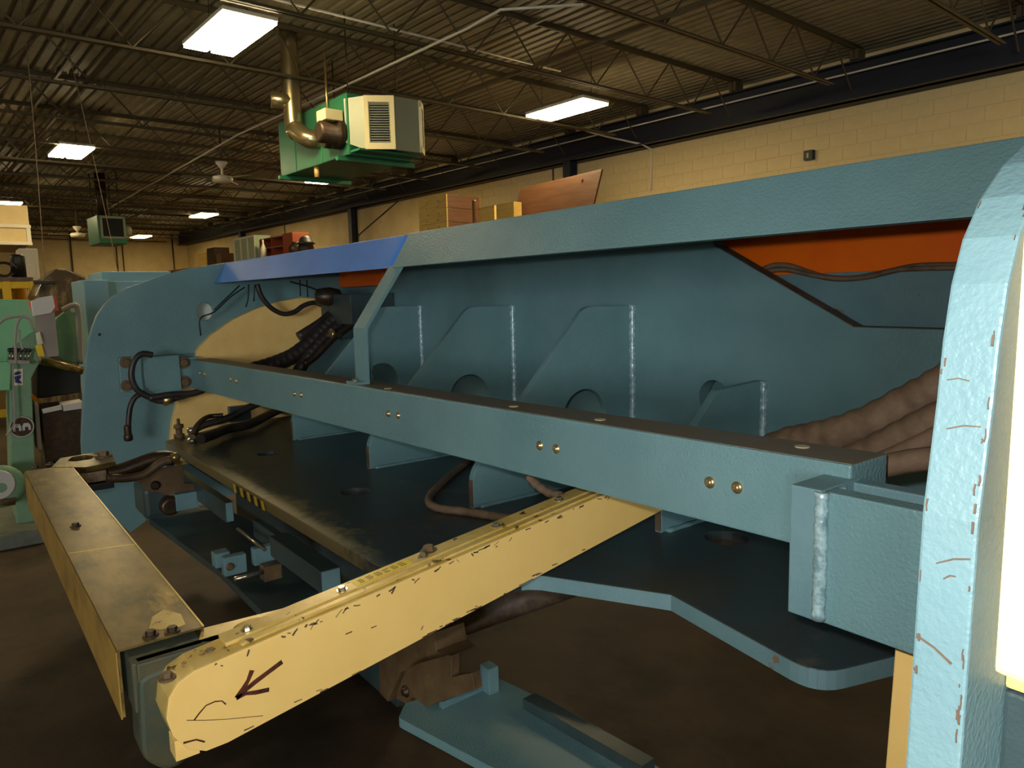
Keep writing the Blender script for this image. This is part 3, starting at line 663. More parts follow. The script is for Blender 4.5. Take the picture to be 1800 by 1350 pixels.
hose([(510, 495), (545, 505), (570, 516)], X_(XL+.12), .005, BLACK, n=4, name='cable'); hose([(527, 492), (528, 520)], X_(XL+.12), .004, BLACK, n=4, name='cable')
hose([(539, 492), (541, 522)], X_(XL+.12), .004, BLACK, n=4, name='cable')
# valve block in the left relief window
vb = onX(592, 515, -4.02); lathe('valve_body', vb+Vector((0, -.08, -.02)), (.3, 1, 0), [(.02, -.05), (.045, -.04), (.055, .03), (.04, .09), (.02, .1)], DKSTEEL, press, 14)
box('valve_block', (-4.15, 1.78, 1.45), (-3.75, 2.05, 1.62), TEALD, press, .006)
bv = onX(592, 588, -3.9); lathe('fitting', bv, (0, -1, .2), [(.022, -.02), (.022, .02), (.03, .022), (.03, .04)], BRASS, press, 12)
# hoses under the beam by the cream nose
hose([(520, 688), (480, 700), (440, 715), (400, 735), (365, 745), (346, 753), (338, 764)], X_(XL+.25), .02)
hose([(392, 730), (365, 733), (346, 748), (338, 768)], Z_(1.0), .012, DKSTEEL)
ft = onZ(338, 778, ZP); lathe('elbow_fitting', ft, (0, 0, 1), [(.024, 0), (.024, .02), (.016, .022), (.016, .05), (.02, .052), (.02, .075)], STEEL, press, 10)
ft = Vector((-3.96, .90, ZP)); lathe('valve_fitting', ft, (0, 0, 1), [(.026, -.002), (.026, .02), (.016, .024), (.016, .05), (.024, .053), (.024, .07), (.008, .073), (.008, .10)], RUST, press, 12)
hose([(352, 772), (375, 764), (400, 754), (440, 745), (480, 725), (505, 715)], Z_(.95), .024)
tb_ = onZ(392, 738, ZP); tb_.y = max(tb_.y, 1.12); box('valve_box', (tb_.x-.12, tb_.y, ZP), (tb_.x+.14, tb_.y+.12, ZP+.09), TEALD, press, .004)
# hose lying on the table
hose([(830, 806), (800, 828), (770, 855), (756, 872), (756, 886), (775, 894), (815, 899), (860, 906), (905, 913), (940, 915)], Z_(ZP+.013), .0135, HOSEB, .0009)
# big corrugated hoses at the right
hose([(1690, 660), (1640, 690), (1590, 715), (1530, 745), (1470, 765), (1420, 775), (1385, 782), (1340, 800)], Y_(1.50), .040, HOSEB, .0016, seg=14)
hose([(1700, 720), (1640, 745), (1590, 770), (1540, 795), (1500, 812), (1460, 830)], Y_(1.42), .036, HOSEB, .001, seg=12)
hose([(1700, 740), (1640, 772), (1590, 795), (1550, 812)], Y_(1.36), .02, HOSEB, seg=10)
hose([(1700, 800), (1640, 806), (1590, 812), (1530, 825)], Y_(1.25), .02, HOSEB, seg=10)
hose([(930, 838), (945, 853), (965, 866), (985, 872)], Y_(1.17), .012, HOSEB, .0008)
# ---- outer right side: cream guard beside the near frame
box('outer_side_panel', (-.186, .60, 1.30), (.5, .63, 1.9), CREAM, press, .003)
box('outer_side_base', (-.186, .60, .0), (.5, .66, 1.298), TEALD, press, .003)
gq = [onY(1770, 600, .35), onY(1745, 1182, .35), onY(1800, 1214, .35)]
hexa('side_guard', [(gq[1].x, .35, gq[1].z), (.40, .35, gq[2].z-.03), (.40, .375, gq[2].z-.03), (gq[1].x, .375, gq[1].z), (gq[0].x+.004, .35, 1.78), (.40, .35, 1.78), (.40, .375, 1.78), (gq[0].x+.004, .375, 1.78)], CREAM, press, .003)
box('guard_arm', (.12, .37, 1.5), (.22, .61, 1.56), CREAM, press, .003)
# ---- lower linkage below the table (right)
zl = .30
link_p = xy([(700, 1262), (712, 1236), (868, 1188), (1000, 1250), (1180, 1362), (900, 1368)], zl)
lowr = plate('lower_arm_plate', 'Z', zl-.015, .03, rnd(link_p, .02), TEAL, press)
k0, k1 = onZ(930, 1240, zl), onZ(1140, 1362, zl); d = (k1-k0).normalized(); s_ = Vector((-d.y, d.x, 0))*.028
hexa('lower_rail', [k0-s_, k1-s_, k1+s_, k0+s_, k0-s_+Vector((0, 0, .035)), k1-s_+Vector((0, 0, .035)), k1+s_+Vector((0, 0, .035)), k0+s_+Vector((0, 0, .035))], TEALD, press, .003)
k0, k1 = onZ(775, 1245, zl), onZ(862, 1205, zl); d = (k1-k0).normalized(); s_ = Vector((-d.y, d.x, 0))*.01
hexa('stop_bar', [k0-s_, k1-s_, k1+s_, k0+s_, k0-s_+Vector((0, 0, .025)), k1-s_+Vector((0, 0, .025)), k1+s_+Vector((0, 0, .025)), k0+s_+Vector((0, 0, .025))], TEALW, press, .002)
k = onZ(858, 1212, zl); box('stop_block', (k.x-.015, k.y-.02, zl), (k.x+.035, k.y+.02, zl+.09), TEALW, press, .003)
yb = 1.10
hp = xz([(697, 1228), (699, 1212), (714, 1176), (736, 1166), (788, 1151), (793, 1153), (793, 1190), (829, 1183), (833, 1213), (748, 1243), (713, 1238)], yb)
hg = plate('hinge_plate', 'Y', yb+.015, .03, hp, RUST, press)
pv = onY(714, 1215, yb); lathe('pivot_pin', pv, (0, -1, 0), [(.02, 0), (.02, .004), (.012, .005), (.012, .014)], DKSTEEL, hg, 16)
hb = xz([(674, 1150), (770, 1110), (776, 1140), (792, 1152), (714, 1178), (690, 1230), (676, 1215)], yb+.06)
plate('hinge_block', 'Y', yb+.10, .12, hb, RUST, press)
g0, g1 = onY(735, 1118, 1.28), onZ(1035, 1012, .55)
tube('cross_tube', [g0, g1], .055, RUSTL, press, 18, curve=False)
# ---- lower linkage below the table (left)
zq = .44
lp = xy([(262, 912), (352, 872), (470, 930), (560, 1010), (640, 1105), (470, 1085), (385, 1003)], zq)
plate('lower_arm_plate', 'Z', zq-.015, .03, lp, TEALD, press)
def xb(name, pix, x, depth, mt, bev=.004):
    q = yz(pix, x); ys_ = [a for a, b in q]; zs_ = [b for a, b in q]
    return box(name, (x-depth, min(ys_), min(zs_)), (x, max(ys_), max(zs_)), mt, press, bev)
hp = yz([(240, 840), (262, 826), (322, 820), (324, 850), (348, 850), (346, 866), (305, 873), (256, 862)], -3.7)
hg = plate('hinge_plate', 'X', -3.715, .03, hp, RUST, press)
pv = onX(273, 853, -3.7); lathe('pivot_pin', pv, (1, 0, 0), [(.022, 0), (.022, .006), (.014, .008), (.014, .016)], DKSTEEL, hg, 16)
xb('hinge_foot', [(308, 870), (351, 892)], -3.66, .12, TEALW)
xb('hinge_housing', [(252, 862), (310, 905)], -3.72, .25, TEALD, .02)
lathe('roller', onX(296, 886, -3.72), (1, 0, 0), [(.03, -.05), (.045, 0), (.045, .05), (.03, .055)], DKSTEEL, press, 16)
xb('clamp_block', [(378, 975), (406, 994)], -3.02, .06, TEALW)
cb = xb('clamp_block', [(393, 982), (435, 1005)], -2.96, .04, TEALW)
p = onX(404, 996, -2.96); lathe('clamp_bolt', p, (1, 0, 0), [(.016, 0), (.016, .006), (.010, .008), (.010, .014)], RUST, cb, 10)
xb('clamp_block', [(446, 966), (497, 984)], -2.92, .04, TEALW)
tube('clamp_rod', [onX(412, 1018, -2.85), onX(462, 1006, -2.85)], .009, STEEL, press, 10, curve=False)
xb('rod_end', [(464, 998), (497, 1016)], -2.85, .06, RUST)
# long lower rails with bright sawn ends, and the dark bed wall behind them
def rail(pix, x0, x1, mt):
    q = yz(pix, x1); ys_ = [a for a, b in q]; zs_ = [b for a, b in q]
    o = box('table_rail', (x0, min(ys_), min(zs_)), (x1, max(ys_), max(zs_)), mt, press, .003)
    box('sawn_end', (x1-.001, min(ys_)+.003, min(zs_)+.003), (x1+.002, max(ys_)-.003, max(zs_)-.003), TEALW, o)
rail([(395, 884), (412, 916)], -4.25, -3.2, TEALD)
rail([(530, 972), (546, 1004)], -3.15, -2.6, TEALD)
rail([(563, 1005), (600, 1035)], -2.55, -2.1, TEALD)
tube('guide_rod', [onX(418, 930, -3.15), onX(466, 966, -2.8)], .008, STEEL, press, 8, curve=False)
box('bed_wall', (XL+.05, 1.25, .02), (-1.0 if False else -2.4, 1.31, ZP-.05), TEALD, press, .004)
# =================================================================== BACK GAUGE (cream arm, worn crossbar)
XA = -1.25; WA = .078
gauge = empty('back_gauge', (-2.2, .5, .75))
tag(gauge, 'cream back gauge arm with worn brown crossbar reaching out of the machine', 'back gauge')
ap = yz([(330, 1316), (304, 1294), (292, 1264), (296, 1228), (312, 1200), (342, 1178), (480, 1118), (1098, 853), (1165, 895), (400, 1304), (362, 1319)], XA)
ap = [ap[0], ap[1], ap[2], ap[3], ap[4], ap[5], ap[6], ap[7], (ap[7][0]+.35, ap[7][1]+.06), (ap[8][0]+.3, ap[8][1]+.05), ap[8], ap[9], ap[10]]
arm = plate('arm_body', 'X', XA-WA/2, WA-.002, ap, CREAMW, gauge, bev=.002)
face = plate('arm_side_cover', 'X', XA+.001, .004, ap, CREAM, gauge, bev=.001)
# raised lip strip along the arm's top
def armtop(t, dx=0.0, dz=0.0):
    """point on the arm top: t = 0 at the end, 1 at the machine"""
    a, b = Vector(ap[5]), Vector(ap[7]); p = a.lerp(b, t); return Vector((XA+dx, p.x, p.y+dz))
def bar3(name, P, Q, w_, h, mt, par, bev=.001):
    P, Q = Vector(P), Vector(Q); d = Q-P
    up = Vector((0, -d.z, d.y)).normalized() if abs(d.x) < 1e-4 else Vector((0, 0, 1)); s = Vector((w_, 0, 0))
    u = up*h
    return hexa(name, [P-s, P, Q, Q-s, P-s+u, P+u, Q+u, Q-s+u], mt, par, bev)
bar3('lip_strip', armtop(.08, -.012), armtop(.98, -.012), .016, .005, CREAMW, face)
bar3('top_strip', armtop(.06, -.034), armtop(.98, -.034), .043, .007, CREAMW, arm)
axis_up = Vector((0, -(ap[7][1]-ap[5][1]), ap[7][0]-ap[5][0])).normalized()
for px, py, r, mt in ((437, 1134, .0075, STEEL), (603, 1054, .0075, STEEL), (745, 988, .0075, STEEL), (873, 928, .0075, STEEL), (984, 876, .0075, STEEL)):
    v = sight(px, py); p = onX(px, py, XA-.05); t = (p.y-ap[5][0])/(ap[7][0]-ap[5][0]); q = armtop(t, -.052, .006)
    b_ = hexbolt(q, axis_up, r, mt, arm); 
hexbolt(armtop((onX(752, 972, XA-.072).y-ap[5][0])/(ap[7][0]-ap[5][0]), -.068, .004), axis_up, .0125, RUST, arm)
t0 = (onX(625, 1042, XA-.05).y-ap[5][0])/(ap[7][0]-ap[5][0]); t1 = (onX(722, 996, XA-.05).y-ap[5][0])/(ap[7][0]-ap[5][0])
stk = bar3('warning_sticker', armtop(t0, -.040, .0072), armtop(t1, -.040, .0072), .030, .0008, YELLOW, arm, 0)
for j in range(3):
    for i in range(6):
        s0 = t0+(t1-t0)*(.08+.145*i); s1 = s0+(t1-t0)*(.06+.06*random.random())
        bar3('print_line', armtop(s0, -.046-.007*j, .008), armtop(s1, -.046-.007*j, .008), .0022, .0003, BLACK, stk, 0)
# hand-drawn marker arrow and scribbles
def P3(pix): return [onX(a, b, XA+.003) for a, b in pix]
for pix, wd in (([(496, 1163), (472, 1181), (448, 1199), (418, 1224)], .0036), ([(443, 1178), (436, 1196), (428, 1210), (416, 1227)], .0040), ([(473, 1212), (450, 1217), (432, 1219), (415, 1227)], .0036),
                ([(341, 1266), (350, 1254), (362, 1240), (378, 1233), (390, 1232), (397, 1238)], .0010), ([(328, 1266), (360, 1266), (400, 1264), (462, 1258)], .0005),
                ([(607, 1115), (619, 1110)], .0009), ([(652, 1104), (662, 1100)], .0009), ([(740, 1107), (744, 1100)], .0008), ([(322, 1306), (345, 1300), (360, 1304)], .0016)):
    strokes('marker_stroke', [(P3(pix), wd)], .001, None, (1, 0, 0), MARK, face)
# wear along the cover's upper edge: chipped paint flakes
random.seed(3)
for i in range(46):
    t = random.random()**1.2*.93+.03; ln = random.uniform(.003, .016); p = armtop(t, .003, -.003-random.random()**2*.014); q = armtop(t+ln, .003, -.003-random.random()**2*.010)
    strokes('paint_chip', [([p, (Vector(p)+Vector(q))/2+Vector((0, 0, random.uniform(-.001, .001))), q], random.uniform(.0005, .0016))], .001, None, (1, 0, 0), RUSTL, face)
lo_a, lo_b = Vector(ap[11]), Vector(ap[10])
for i in range(26):
    t = random.random()**1.3*.8; p = lo_a.lerp(lo_b, t); q = lo_a.lerp(lo_b, t+random.uniform(.004, .02)); dz = .002+random.random()**2*.008
    strokes('paint_chip', [([(XA+.003, p.x, p.y+dz), (XA+.003, q.x, q.y+dz*.8)], random.uniform(.0006, .0014))], .001, None, (1, 0, 0), RUSTL, face)
tq = onX(310, 1330, XA-.01); box('end_tab', (XA-.045, tq.y-.002, tq.z-.006), (XA-.004, tq.y+.036, tq.z+.03), CREAM, gauge, .001)
# end casting joining arm and crossbar
ZC = 1.0
ec = rnd([(.20, .82), (.205, .965), (.335, .985), (.36, .95), (.34, .86), (.30, .80), (.24, .775)], [.05, .02, .01, .02, .03, .03, .04])
cast = plate('end_casting', 'X', XA-WA-.035, .075, ec, CASTG, gauge, bev=.008)
box('casting_pad', (XA-WA-.03, .205, .955), (XA-WA+.0, .36, .990), CASTG, gauge, .004)
cp_ = box('cream_tab', (XA-WA-.004, .268, .93), (XA-.03, .31, .972), CREAMW, gauge, .002)
for px, py in ((294, 1192), (370, 1150)):
    p = onZ(px, py, .985); hexbolt((p.x, p.y, .985), (0, 0, 1), .009, RUST, cast)
# slotted gusset plate at the inner corner
gp = [(-1.345, .308), (-1.402, .331), (-1.388, .494), (-1.335, .50), (XA-WA-.002, .49), (XA-WA-.002, .335)]
hcx = circ(-1.352, .412, .030, 20, .040)
gus = plate('slotted_gusset', 'Z', ZC-.02, .02, gp, CREAMW, gauge, holes=[hcx], bev=.0015)
plate('gusset_underplate', 'Z', ZC-.065, .02, gp, TEALD, gauge)
# crossbar: folded cover over a beam
y0c, y1c, xc0, xc1 = .186, .330, -3.16, -1.385
cov = sweepX('crossbar_cover', [(y0c, ZC-.125), (y0c, ZC), (y1c, ZC), (y1c, ZC-.03), (y1c-.004, ZC-.03), (y1c-.004, ZC-.004), (y0c+.004, ZC-.004), (y0c+.004, ZC-.125)], xc0, xc1, BRASSY, gauge)
box('crossbar_beam', (xc0+.02, y0c+.012, ZC-.10), (xc1+.05, y1c-.012, ZC-.010), CASTG, gauge, .004)
box('cover_side', (xc0, y0c-.003, ZC-.128), (xc1, y0c-.0005, ZC-.004), CREAMW if False else mat('cover_side_ochre', rgb(176, 140, 66), .45, .1, rgb(120, 92, 44), 9, .4, .7), gauge)
box('cover_edge_lip', (xc0, y1c-.002, ZC-.0005), (xc1, y1c+.001, ZC+.002), mat('worn_bright_edge', rgb(216, 190, 116), .3, .3), cov)
k0, k1 = onZ(146, 968, ZC), onZ(222, 960, ZC)
hexa('cover_seam', [(k0.x-.002, y0c+.002, ZC), (k0.x+.002, y0c+.002, ZC), (k1.x+.002, y1c-.003, ZC), (k1.x-.002, y1c-.003, ZC), (k0.x-.002, y0c+.002, ZC+.0012), (k0.x+.002, y0c+.002, ZC+.0012), (k1.x+.002, y1c-.003, ZC+.0012), (k1.x-.002, y1c-.003, ZC+.0012)], MATS['worn_bright_edge'], cov)
for px, py in ((133, 925), (265, 1117), (303, 1110), (63, 822), (88, 817)):
    p = onZ(px, py, ZC); hexbolt((p.x, p.y, ZC), (0, 0, 1), .009, DKSTEEL, cov)
ps = onZ(290, 1095, ZC); plate('paint_patch', 'Z', ZC+.0006, .001, xy([(262, 1106), (268, 1085), (288, 1072), (318, 1080), (326, 1098), (300, 1108)], ZC), CREAMW, cov, bev=.0001)
# left end: slotted plate, block and rod bundle reaching under the table
sp_ = xy([(90, 822), (106, 806), (168, 796), (197, 797), (203, 812), (150, 822)], ZC)
sl_ = xy([(119, 811), (126, 804), (150, 800), (166, 803), (160, 808), (132, 812)], ZC)
lpz = plate('slotted_gusset', 'Z', ZC-.008, .02, sp_, BRASSY, gauge, holes=[rnd(sl_, .02)], bev=.0015)
p = onZ(182, 802, ZC+.004); hexbolt((p.x, p.y, ZC+.002), (0, 0, 1), .02, RUST, lpz)
e0 = onX(140, 852, -3.05); e1 = onX(188, 836, -3.05)
box('end_block', (-3.16, e0.y, e0.z), (-3.05, e1.y, e1.z+.02), mat('scuffed_white', rgb(170, 150, 118), .5, .2, rgb(110, 80, 50), 14, .4, .6), gauge, .004)
box('end_block_shoe', (-3.17, e0.y-.01, e0.z-.03), (-3.04, e1.y+.02, e0.z-.005), BLACK, gauge, .003)
def ghose(pix, x, r, mt): return tube('support_rod', [onX(a, b, x) for a, b in pix], r, mt, gauge, 10)
ghose([(188, 832), (215, 827), (240, 818), (275, 806), (305, 806)], -3.1, .03, DKSTEEL)
ghose([(186, 841), (225, 840), (255, 833), (282, 814), (300, 808)], -3.05, .017, RUST)
p = onX(300, 806, -3.08); lathe('brass_fitting', p, (-.2, 1, .1), [(.013, -.04), (.013, 0), (.019, .002), (.019, .03)], BRASS, gauge, 12)
# =================================================================== STORAGE ALONG THE LONG WALL
RT = 2.55
rack = empty('storage_rack', b2w((-14, 7.3, 0)), rotz=DB); tag(rack, 'long steel storage rack behind the machine carrying crates and boards', 'rack')
for x in (-24, -21, -18, -15, -12, -9, -6):
    for y in (6.75, 7.75): box('post', (x-.04, y-.04, 0), (x+.04, y+.04, RT-.06), GIRD, rack, bld=True)
for z in (RT, 1.7, .7): box('shelf_deck', (-24.2, 6.7, z-.06), (-5.8, 7.8, z), WOODB, rack, bld=True)
def crate():
    yq = 7.0; a, b = bY(735, 350, yq), bY(784, 346, yq); x0, x1 = a.x, b.x; z1 = a.z; 
    t = empty('wooden_crate', b2w(((x0+x1)/2, yq+.3, RT)), rotz=DB); tag(t, 'pale pine crate standing behind the teal top cover', 'crate')
    nb = 3; hh = (z1-RT)/nb
    for i in range(nb): box('plank', (x0, yq, RT+i*hh+.004), (x1, yq+.025, RT+(i+1)*hh-.004), WOOD, t, .003, bld=True)
    for i in range(nb): box('plank', (x1-.025, yq+.025, RT+i*hh+.004), (x1, yq+.7, RT+(i+1)*hh-.004), WOODB, t, .003, bld=True)  # browner planks: shade on the crate's right side put into the colour
    for i in range(nb): box('plank', (x0, yq+.025, RT+i*hh+.004), (x0+.025, yq+.7, RT+(i+1)*hh-.004), WOOD, t, .003, bld=True)
    box('plank', (x0, yq+.675, RT), (x1, yq+.7, z1), WOOD, t, .003, bld=True); box('base', (x0+.03, yq+.03, RT), (x1-.03, yq+.67, RT+.03), WOOD, t, bld=True)
    for fx in (.3, .7):
        for k in range(6): lathe('nail', (x0+(x1-x0)*fx+.03*(k % 2), yq, RT+(z1-RT)*(.1+.15*k)), (0, -1, 0), [(.012, 0), (.012, .004)], RUST, t, 8, bld=True)
crate()
def side_box(name, pix, yq, dy, mt, label, cat, group=None, zb=RT):
    q = [bY(a, b, yq) for a, b in pix]; xs_ = [v.x for v in q]; zs_ = [v.z for v in q]
    o = box(name, (min(xs_), yq, zb), (max(xs_), yq+dy, max(zs_)), mt, None, .006, bld=True); return tag(o, label, cat, group)
t = empty('pipe_post', b2w(bY(833, 372, 7.1))); tag(t, 'short grey pipe standing between pine crate and scrap timber', 'pipe')
t.location = b2w((bY(833, 372, 7.1).x, 7.1, RT))
p = bY(833, 352, 7.1); lathe('tube', (p.x, 7.1, RT), (0, 0, 1), [(.03, 0), (.03, p.z-RT-.02), (.036, p.z-RT-.015), (.036, p.z-RT)], GALV, t, 12, bld=True); lathe('base_flange', (p.x, 7.1, RT), (0, 0, 1), [(.07, 0), (.07, .012)], GALV, t, 14, bld=True)
def timber(pix, yq, label):
    a, b = bY(*pix[0], yq), bY(*pix[1], yq)
    hh = .1; o = hexa('timber_offcut', [(a.x, yq, RT), (b.x, yq+.05, RT), (b.x, yq+.2, RT), (a.x, yq+.15, RT), (a.x, yq, a.z), (b.x, yq+.05, b.z), (b.x, yq+.2, b.z), (a.x, yq+.15, a.z)], WOOD, None, .005, bld=True)
    tag(o, label, 'timber', 'timber offcuts on the rack')
timber([(842, 366), (864, 360)], 6.95, 'short brown timber offcut next to the grey pipe')
timber([(872, 360), (898, 354)], 6.85, 'pale timber offcut just left of the big brown board')
def board():
    yq = 7.55; q = [bY(*p, yq) for p in ((915, 331), (1058, 297), (1056, 340))]
    o = hexa('leaning_board', [(q[0].x, yq-.25, RT), (q[1].x, yq-.25, RT), (q[1].x, yq-.22, RT), (q[0].x, yq-.22, RT), (q[0].x, yq, q[0].z), (q[1].x, yq, q[1].z), (q[1].x, yq+.03, q[1].z), (q[0].x, yq+.03, q[0].z)], WOODB, None, .004, bld=True)
    tag(o, 'big brown wooden board leaning against the wall behind the cover', 'board')
    x = bY(1027, 310, yq).x; box('batten', (x-.01, yq-.05, RT+.1), (x+.02, yq-.02, q[1].z-.1), WOODR, o, bld=True)
board()
# red cabinet and open shelves
def redcab():
    yq = 7.0; a, b, c = bY(456, 418, yq), bY(497, 414, yq), bY(515, 408, yq)
    t = empty('open_cabinet', b2w(((a.x+c.x)/2, yq+.2, RT)), rotz=DB); tag(t, 'red brown open cabinet on the rack beside the glass case', 'cabinet')
    z1 = b.z
    for x in (a.x, (a.x+b.x)/2, b.x): box('side_panel', (x-.02, yq, RT), (x+.02, yq+.4, z1), WOODR, t, bld=True)
    for z in (RT, (RT+z1)/2, z1-.02): box('shelf', (a.x, yq, z), (b.x, yq+.4, z+.03), WOODR, t, bld=True)
    box('back_panel', (a.x, yq+.38, RT), (b.x, yq+.4, z1), WOODB, t, bld=True)
    box('door', (b.x+.02, yq-.02, RT), (c.x, yq+.38, c.z), WOODR, t, .004, bld=True)
redcab()
def case():
    yq = 7.0; a, b = bY(411, 420, yq), bY(447, 418, yq)
    t = empty('display_case', b2w(((a.x+b.x)/2, yq+.2, RT)), rotz=DB); tag(t, 'pale green glass-fronted case on the rack left of red cabinet', 'case')
    box('body', (a.x, yq, RT), (b.x, yq+.4, a.z), GLASSY, t, .006, bld=True)
    for f in (0, .33, .66, 1): x = a.x+(b.x-a.x)*f; box('frame_bar', (x-.03, yq-.015, RT), (x+.03, yq, a.z), WHITE, t, bld=True)
    box('frame_bar', (a.x, yq-.02, a.z-.05), (b.x, yq, a.z), WHITE, t, bld=True)
case()
p = bY(463, 438, 6.85); o = lathe('spray_bottle', (p.x, 6.85, RT), (0, 0, 1), [(.07, 0), (.07, .22), (.03, .32), (.02, .34), (.02, .44)], WHITE, None, 14, bld=True); tag(o, 'white spray bottle standing in front of the red cabinet', 'bottle')
p = bY(537, 418, 6.95); o = lathe('black_helmet', (p.x, 6.95, RT), (0, 0, 1), [(.16, 0), (.17, .1), (.15, .2), (.21, .205), (.15, .25), (.12, .33), (.05, .38)], BLACK, None, 18, bld=True); tag(o, 'round black helmet on the rack right of the red cabinet', 'helmet')
p = bY(521, 432, 6.95); o = lathe('black_motor', (p.x, 6.95, RT), (0, 0, 1), [(.17, 0), (.17, .18), (.1, .24), (.1, .28)], DKSTEEL, None, 14, bld=True); tag(o, 'squat black motor between red cabinet and black helmet', 'motor')
side_box('cardboard_box', [(347, 448), (362, 443)], 7.0, .4, WOOD, 'yellowish box at the far left end of the rack', 'box', 'boxes at the far end of the rack')
side_box('cardboard_box', [(363, 437), (377, 437)], 7.0, .4, DKSTEEL, 'tall dark box at the far left end of the rack', 'box', 'boxes at the far end of the rack')
side_box('cardboard_box', [(379, 446), (388, 447)], 7.0, .35, WOODB, 'low brown box right of the tall dark box', 'box', 'boxes at the far end of the rack')
p = bY(1422, 274, RY1-.06); o = box('wall_socket_box', (p.x-.07, RY1-.09, p.z-.06), (p.x+.07, RY1-.004, p.z+.08), BLACK, None, .006, bld=True); tag(o, 'small dark box fixed to the block wall above the cover', 'wall box')
box('cover_slot', (p.x-.02, RY1-.095, p.z-.03), (p.x+.01, RY1-.088, p.z+.04), HOOD, o, bld=True)
# cable stay on the wall
q = [bY(701, 352, RY1-.03), bY(622, 420, RY1-.03)]; tube('stay_cable', q, .014, BLACK, wall_back, 5, curve=False, bld=True)
for px in (972, 500): a = bY(px, 300 if px > 900 else 398, RY1-.02); box('downpipe', (a.x-.015, RY1-.03, 0), (a.x+.015, RY1-.002, 4.2), JOIST, wall_back, bld=True)
# =================================================================== CLUTTER AT THE LEFT
XM = -6.0
mg = empty('green_machine', (XM-.2, .2, 0)); tag(mg, 'mint green shop machine with emblem column at the left edge', 'machine')
def mplate(name, x, th, pix, mt, bev=.004, par=None, rr=0):
    q = yz(pix, x); 
    if rr: q = rnd(q, rr)
    return plate(name, 'X', x-th/2, th, q, mt, par or mg, bev=bev)
mplate('head_body', XM-.02, .7, [(-60, 525), (52, 527), (58, 545), (66, 610), (60, 630), (16, 612), (14, 660), (-60, 640)], MGREEN, .01)
mplate('column', XM, .35, [(14, 615), (62, 580), (68, 640), (55, 665), (66, 920), (30, 921), (20, 850)], MGREEND, .008)
mplate('side_box', XM+.02, .3, [(-60, 635), (20, 636), (18, 686), (-60, 690)], MGREEN, .006)
mplate('rear_panel', XM-.5, .1, [(98, 560), (128, 538), (136, 543), (144, 640), (112, 636), (100, 625)], MGREEND, .006, rr=.03)
wp = onX(128, 545, XM-.45); lathe('panel_bolt', wp, (1, 0, 0), [(.02, 0), (.02, .015)], STEEL, mg, 10)
tube('edge_pipe', [onX(a, b, XM-.44) for a, b in ((110, 545), (128, 537), (137, 548), (141, 640))], .02, PAPERD, mg, 8)
# control levers and sticker, emblem
lb = mplate('lever_bank', XM+.06, .1, [(14, 632), (52, 634), (52, 640), (15, 640)], PAPERD, .003)
for i, px in enumerate((16, 22, 29, 36, 44, 50)):
    p = onX(px, 633, XM+.03); tube('lever', [p, p+Vector((0, .01, .055))], .007, STEEL, lb, 6, curve=False); lathe('knob', p+Vector((0, .01, .055)), (0, 0, 1), [(.008, 0), (.014, .008), (.014, .018), (.006, .026)], BLACK, lb, 8)
stc = mplate('white_sticker', XM+.004, .006, [(22, 649), (40, 648), (40, 677), (24, 678)], WHITE, .0005)
for pix in ([(25, 656), (29, 653), (37, 653), (37, 657), (30, 659), (26, 660)], [(25, 662), (37, 659), (37, 664), (33, 668), (26, 668)], [(26, 669), (31, 667), (38, 671), (38, 674), (27, 673)]):
    mplate('blue_mark', XM+.0065, .004, pix, mat('print_blue', rgb(36, 48, 120), .5), .0002, stc)
ec_ = onX(38, 750, XM); er = .072
em = lathe('round_emblem', (XM, ec_.y, ec_.z), (1, 0, 0), [(er, 0), (er, .008), (er*.94, .012)], DKSTEEL, mg, 28)
ring = []
bm = bmesh.new(); tube_bm(bm, [(XM+.013, ec_.y+er*.95*math.cos(a), ec_.z+er*.95*math.sin(a)) for a in [i*2*math.pi/30 for i in range(31)]], .004, 6, False); link('emblem_ring', bm_done(bm), PAPER, em)
for s in (-1, 1):
    arch = [(ec_.y+s*.027-.024, ec_.z-.026), (ec_.y+s*.027-.024, ec_.z+.005), (ec_.y+s*.027-.014, ec_.z+.024), (ec_.y+s*.027+.014, ec_.z+.024), (ec_.y+s*.027+.024, ec_.z+.005), (ec_.y+s*.027+.024, ec_.z-.026),
            (ec_.y+s*.027+.010, ec_.z-.026), (ec_.y+s*.027+.009, ec_.z-.002), (ec_.y+s*.027-.009, ec_.z-.002), (ec_.y+s*.027-.010, ec_.z-.026)]
    plate('emblem_letter', 'X', XM+.014, .006, arch, PAPER, em, bev=.0006)
for pts, r in (([(-8, 575), (10, 560), (35, 556), (52, 560)], .008), ([(28, 640), (27, 600), (30, 570), (40, 556), (52, 560), (58, 580)], .008), ([(40, 615), (36, 600), (34, 580)], .006)):
    tube('cable', [onX(a, b, XM+.36) for a, b in pts], r, PAPERD, mg, 6)
tube('cable', [onX(a, b, XM+.05) for a, b in ((22, 640), (24, 690), (26, 735), (20, 755), (10, 765))], .006, PAPERD, mg, 6)
hw = onX(2, 856, XM+.2); lathe('hand_wheel', hw, (1, 0, 0), [(.13, -.06), (.14, -.04), (.14, .0), (.10, .015), (.04, .02), (.03, .03)], MGREEND, mg, 26)
lathe('wheel_face', hw+Vector((.016, -.02, .02)), (1, 0, 0), [(.1, 0), (.095, .012)], PAPER, mg, 24)
tube('foot_rail', [onX(-40, 885, XM+.2), onX(27, 880, XM+.2)], .03, RUST, mg, 10, curve=False)
bpz = onZ(60, 925, 0); box('base_plate', (XM-1.3, -1.4, .0), (XM+.25, .42, .10), mat('base_grey', rgb(108, 112, 102), .55, 0, rgb(84, 86, 78), 5, .4, .7), mg, .01)
mplate('dark_bed', XM-.3, .8, [(66, 640), (100, 636), (142, 652), (142, 690), (75, 700), (66, 700)], DARK, .01)
